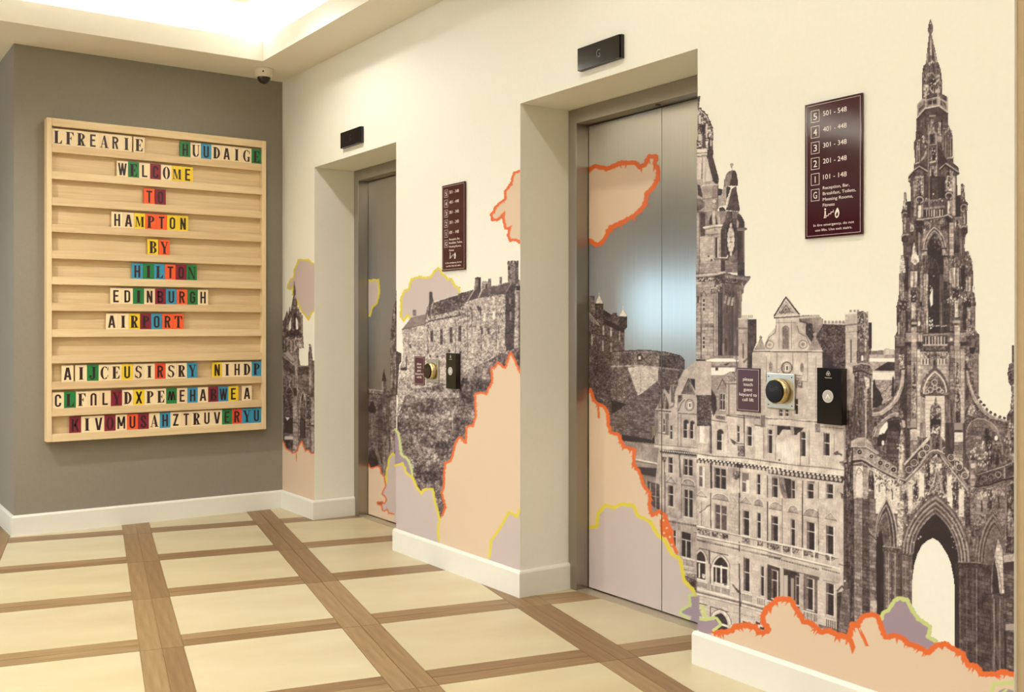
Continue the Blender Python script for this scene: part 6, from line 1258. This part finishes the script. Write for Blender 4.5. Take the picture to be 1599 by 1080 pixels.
# ======== far left wall ===============================================
cloud('lilac', 'yellow', 'p', '495,413 487,411 482.4,405.9 466.1,405.4 463.9,413.3 459.4,420.7 459.4,431.9 453.5,437 449.3,445.2 449.5,450 453.5,451.5 458,447.4 457.5,459.3 463.1,468.1 470.6,485.2 477.2,491.9 481.7,499 486.1,488.9 495,481', [], 2.0, .4)
cur[0] = 6
F('X', '165,250 172,300 182,360 180,420 195,480 205,560 215,530 222,590 240,590 255,690 258,840 265,960 270,1090 40,1090 40,720 60,660 80,600 90,570 100,620 118,520 128,590 145,470 155,420 158,330', .34, 'g', .13)
F('X', '108,720 130,650 132,760 108,790', .86); F('X', '185,640 200,680 208,780 190,790 180,700', .88); F('X', '60,800 215,765 258,830 70,850', .2, 'r', .08); RC('X', 80, 860, 258, 1090, .48, 'r', .14); RC('X', 45, 680, 75, 840, .36, 'g', .12); RC('X', 215, 620, 255, 830, .38, 'g', .14); RC('X', 160, 600, 182, 770, .24, 'g', .1)
for x in (105, 145): RC('X', x, 890, x + 14, 1010, .2, 'r', .08)
F('X', '305,1090 320,980 325,920 340,980 360,1090', .30, 'g', .1); F('X', '175,1090 185,1000 195,945 208,1000 215,1090', .18); DOT('X', 327, 935, 1.4, .2)
F('Y', '30,0 130,0 150,-40 165,60 215,105 225,-10 240,-60 250,60 265,60 262,760 30,760', .38, 'g', .10)
NOPRINT('Y', '150,-30 218,-30 218,98 160,98 150,40')
F('Y', '35,40 120,105 122,170 35,115', .24, 'r', .09); L('Y', '33,25 120,95', 1.2, .58); F('Y', '140,105 225,105 225,165 140,165', .24, 'r', .08); L('Y', '140,100 230,100', 1.2, .5); RC('Y', 122, 20, 142, 700, .52, 'g', .10); F('Y', '33,0 80,0 120,60 90,60', .6); RC('Y', 220, -20, 240, 240, .50, 'g', .10); RC('Y', 250, 60, 262, 740, .3, 'g', .1)
F('Y', '40,250 115,260 112,600 40,590', .22, 'r', .07); archline('Y', 48, 330, 78, 245, 110, 330, 1.1, .5); RC('Y', 50, 300, 108, 470, .26, 'g', .12); RC('Y', 45, 480, 110, 590, .16); F('Y', '50,475 80,478 65,500', .85); RC('Y', 45, 615, 105, 640, .7); RC('Y', 40, 640, 108, 700, .2, 'g', .08)
RC('Y', 145, 170, 225, 700, .42, 'b', .12); archline('Y', 158, 400, 178, 285, 198, 400, 1.1, .58); arch('Y', 160, 400, 178, 300, 196, 400, 490, .28, 'g', .12); RC('Y', 158, 490, 198, 630, .13); L('Y', '168,500 168,625', .9, .4); L('Y', '180,500 180,625', .9, .4); RC('Y', 205, 300, 238, 530, .28, 'r', .14); RC('Y', 240, 330, 258, 730, .52, 'n', .08); RC('Y', 106, 320, 135, 730, .50, 'n', .08); L('Y', '108,515 140,520', 1.6, .2); L('Y', '215,535 258,535', 2, .18); RC('Y', 205, 545, 235, 730, .40, 'g', .1)
F('Y', '112,260 134,260 134,320 112,320', .2); RC('Y', 238, 265, 248, 330, .24)
cloud('peach', 'orange', 'p', '439,686 443,690 447.8,701 456.3,707 461.6,706 464,704 467,695 471.2,688.5 474,698 477,704 481.8,702.5 486,708 495,706', [(495, 800), (439, 800)], 1.5, .6, 9)
cur[0] = 13; L('p', '462.5,706 463,720', 1.3, 0, None)

# ---- colours (as seen on the wall under its lamps, brought back to the ink's own colour)
def lin_a(c):
    c = np.asarray(c, np.float32) / 255
    return np.where(c <= .04045, c / 12.92, ((c + .055) / 1.055) ** 2.4).astype(np.float32)
RAMP_V = np.array([0, .12, .3, .5, .7, .88, 1.0]); RAMP_C = lin_a([(46, 32, 31), (66, 50, 46), (100, 83, 77), (142, 124, 114), (192, 174, 158), (226, 210, 190), (238, 228, 208)])
PAL = {10: (217, 189, 155), 11: (196, 177, 165), 12: (156, 134, 140), 13: (220, 104, 46), 14: (218, 198, 64), 15: (196, 200, 124)}
def mural_rgb():
    v = np.clip(.48 + (VV - .48) * 1.26, 0, 1); rgb = np.empty((MH, MW, 3), np.float32)
    for i in range(3): rgb[..., i] = np.interp(v, RAMP_V, RAMP_C[:, i])
    for k, c in PAL.items(): rgb[KK == k] = lin_a(c)
    rgb[KK == 0] = 0
    return rgb

# ---- lay the drawing on the surfaces
RGBA = mural_rgb(); MK = (KK > 0).astype(np.float32)
def soft(a):
    a = .2 * np.roll(a, 1, 0) + .6 * a + .2 * np.roll(a, -1, 0); return .2 * np.roll(a, 1, 1) + .6 * a + .2 * np.roll(a, -1, 1)
MS = soft(soft(MK)); 
for i in range(3): RGBA[..., i] = soft(RGBA[..., i] * MK) / np.maximum(soft(MK), 1e-4)
fill_ = (soft(MK) < 1e-3)
INK = lin_a(CREAM) / lin_a((236, 228, 205))
for i in range(3): RGBA[..., i] = np.clip(RGBA[..., i] * INK[i], 0, 1)
M_print = bpy.data.materials.new('mural_print'); M_print.use_nodes = True
_nt = M_print.node_tree; _b = _nt.nodes['Principled BSDF']; _a = _nt.nodes.new('ShaderNodeVertexColor'); _a.layer_name = 'ink'
_n = _nt.nodes.new('ShaderNodeTexNoise'); _n.inputs['Scale'].default_value = 300; _mr = _nt.nodes.new('ShaderNodeMapRange'); _mr.inputs[3].default_value = .95; _mr.inputs[4].default_value = 1.05
_vm = _nt.nodes.new('ShaderNodeVectorMath'); _vm.operation = 'SCALE'
_nt.links.new(_n.outputs['Fac'], _mr.inputs[0]); _nt.links.new(_a.outputs['Color'], _vm.inputs[0]); _nt.links.new(_mr.outputs[0], _vm.inputs['Scale'])
_nt.links.new(_vm.outputs[0], _b.inputs['Base Color']); _b.inputs['Roughness'].default_value = .5; _b.inputs['Specular IOR Level'].default_value = .3
GROUPS = [('monument_print', (1,)), ('clock_tower_print', (2,)), ('stone_building_print', (3,)), ('castle_print', (4,)), ('crag_print', (5,)), ('church_print', (6,)),
          ('peach_cloud_print', (10, 13)), ('lilac_cloud_print', (11, 14)), ('mauve_bush_print', (12, 15))]
GL = {'monument_print': 'sepia gothic monument with tall spire', 'clock_tower_print': 'sepia clock tower', 'stone_building_print': 'sepia stone building with rows of windows',
      'castle_print': 'sepia castle walls', 'crag_print': 'dark rocky crag', 'church_print': 'sepia church with crown spire', 'peach_cloud_print': 'peach cloud with orange outline',
      'lilac_cloud_print': 'lilac cloud with yellow outline', 'mauve_bush_print': 'mauve bush shape with lime outline'}
def islands(m, s):
    """split a mask into its separate shapes (coarse), so that every cloud is a part of its own"""
    if not s: return [m]
    h, w_ = -(-m.shape[0] // s), -(-m.shape[1] // s)
    p = np.zeros((h * s, w_ * s), bool); p[:m.shape[0], :m.shape[1]] = m
    g = p.reshape(h, s, w_, s).any((1, 3)); lab = np.zeros((h, w_), int); n = 0; sizes = []
    for y in range(h):
        for x in range(w_):
            if g[y, x] and not lab[y, x]:
                n += 1; st = [(y, x)]; lab[y, x] = n; k = 0
                while st:
                    a, b = st.pop(); k += 1
                    for c_ in range(max(0, a - 1), min(h, a + 2)):
                        for e in range(max(0, b - 1), min(w_, b + 2)):
                            if g[c_, e] and not lab[c_, e]: lab[c_, e] = n; st.append((c_, e))
                sizes.append(k)
    big = [i + 1 for i, k in enumerate(sizes) if k > 6] or [1]
    full = np.repeat(np.repeat(lab, s, 0), s, 1)[:m.shape[0], :m.shape[1]]
    return [m & ((full == b) | ((b == big[0]) & ~np.isin(full, big))) for b in big]
def lay(parent, off, x0, x1, z0, z1, Y, dx, dz):
    """off: parent's origin; print covers x0..x1, z0..z1 of the plane y=Y facing the lobby"""
    nx, nz_ = max(2, round((x1 - x0) / dx)) + 1, max(2, round((z1 - z0) / dz)) + 1
    X = np.linspace(x0, x1, nx); Z = np.linspace(z0, z1, nz_)
    XX, ZZ = np.meshgrid(X, Z)
    dep = -XX * math.cos(TH) + Y * math.sin(TH); lat = XX * math.sin(TH) + Y * math.cos(TH)
    U = (CXP + FPX * lat / dep - MX0) * SS - .5; V = (CYP - FPX * (ZZ - CAMH) / dep - MY0) * SS - .5
    u = np.clip(U, 0, MW - 1.001); v = np.clip(V, 0, MH - 1.001); iu = u.astype(int); iv = v.astype(int); fu = (u - iu)[..., None]; fv = (v - iv)[..., None]
    g = lambda a, b: RGBA[iv + a, iu + b]
    C = (g(0, 0) * (1 - fu) + g(0, 1) * fu) * (1 - fv) + (g(1, 0) * (1 - fu) + g(1, 1) * fu) * fv
    cu, cv = (u[:-1, :-1] + u[1:, 1:]) / 2, (v[:-1, :-1] + v[1:, 1:]) / 2
    K = KK[np.round(cv).astype(int), np.round(cu).astype(int)]
    K = np.where((V[:-1, :-1] < 0) | (V[:-1, :-1] > MH) | (U[:-1, :-1] < 0), 0, K)
    idx = np.arange(nx * nz_).reshape(nz_, nx)
    for name, ks in GROUPS:
        m = np.isin(K, ks)
        if m.sum() < 30: continue
        for m in islands(m, 8 if 'cloud' in name or 'bush' in name else 0):
          q = np.stack([idx[:-1, :-1][m], idx[:-1, 1:][m], idx[1:, 1:][m], idx[1:, :-1][m]], 1)
          us, inv = np.unique(q, return_inverse=True); inv = inv.reshape(q.shape)
          co = np.stack([XX.ravel()[us] - off[0], np.full(len(us), Y - off[1]), ZZ.ravel()[us] - off[2]], 1)
          me = bpy.data.meshes.new(name); me.vertices.add(len(us)); me.vertices.foreach_set('co', co.astype(np.float32).ravel())
          nq = len(q); me.loops.add(nq * 4); me.loops.foreach_set('vertex_index', inv.astype(np.int32).ravel())
          me.polygons.add(nq); me.polygons.foreach_set('loop_start', np.arange(0, nq * 4, 4, dtype=np.int32))
          me.update(calc_edges=True)
          ca = me.color_attributes.new('ink', 'FLOAT_COLOR', 'POINT')
          cc = np.ones((len(us), 4), np.float32); cc[:, :3] = C.reshape(-1, 3)[us]; ca.data.foreach_set('color', cc.ravel())
          me.materials.append(M_print)
          o = bpy.data.objects.new(name, me); col.objects.link(o); o.parent = parent; o['label'] = GL[name]
for lab, x0, x1, z1, dx, dz in (('city mural of the gothic monument, clock tower and stone building, right of the nearer lift', REC[1][1] + .0005, XE - .001, 2.11, .0020, .00175),
                                ('city mural of the castle on its crag, on the wall between the two lifts', REC[0][1] + .0005, REC[1][0] - .0005, 1.98, .0042, .0027),
                                ('narrow city mural of the crowned church, between the grey wall and far lift', XG + .001, REC[0][0] - .0005, 1.66, .0055, .0030)):
    t = empty('wall_mural', ((x0 + x1) / 2, YW, .118), lab, 'mural')
    lay(t, ((x0 + x1) / 2, YW, .118), x0, x1, .1185, z1, YW - .0006, dx, dz)
for k in (2, 1):
    for p, x0, x1, ox in door_panels[k]:
        lay(p, (-ox, YJ, 0), x0 + .0012, x1 - .0012, .0092, 1.95 if k == 2 else 1.5, YD - .0006, .0036 if k == 2 else .005, .0024 if k == 2 else .003)
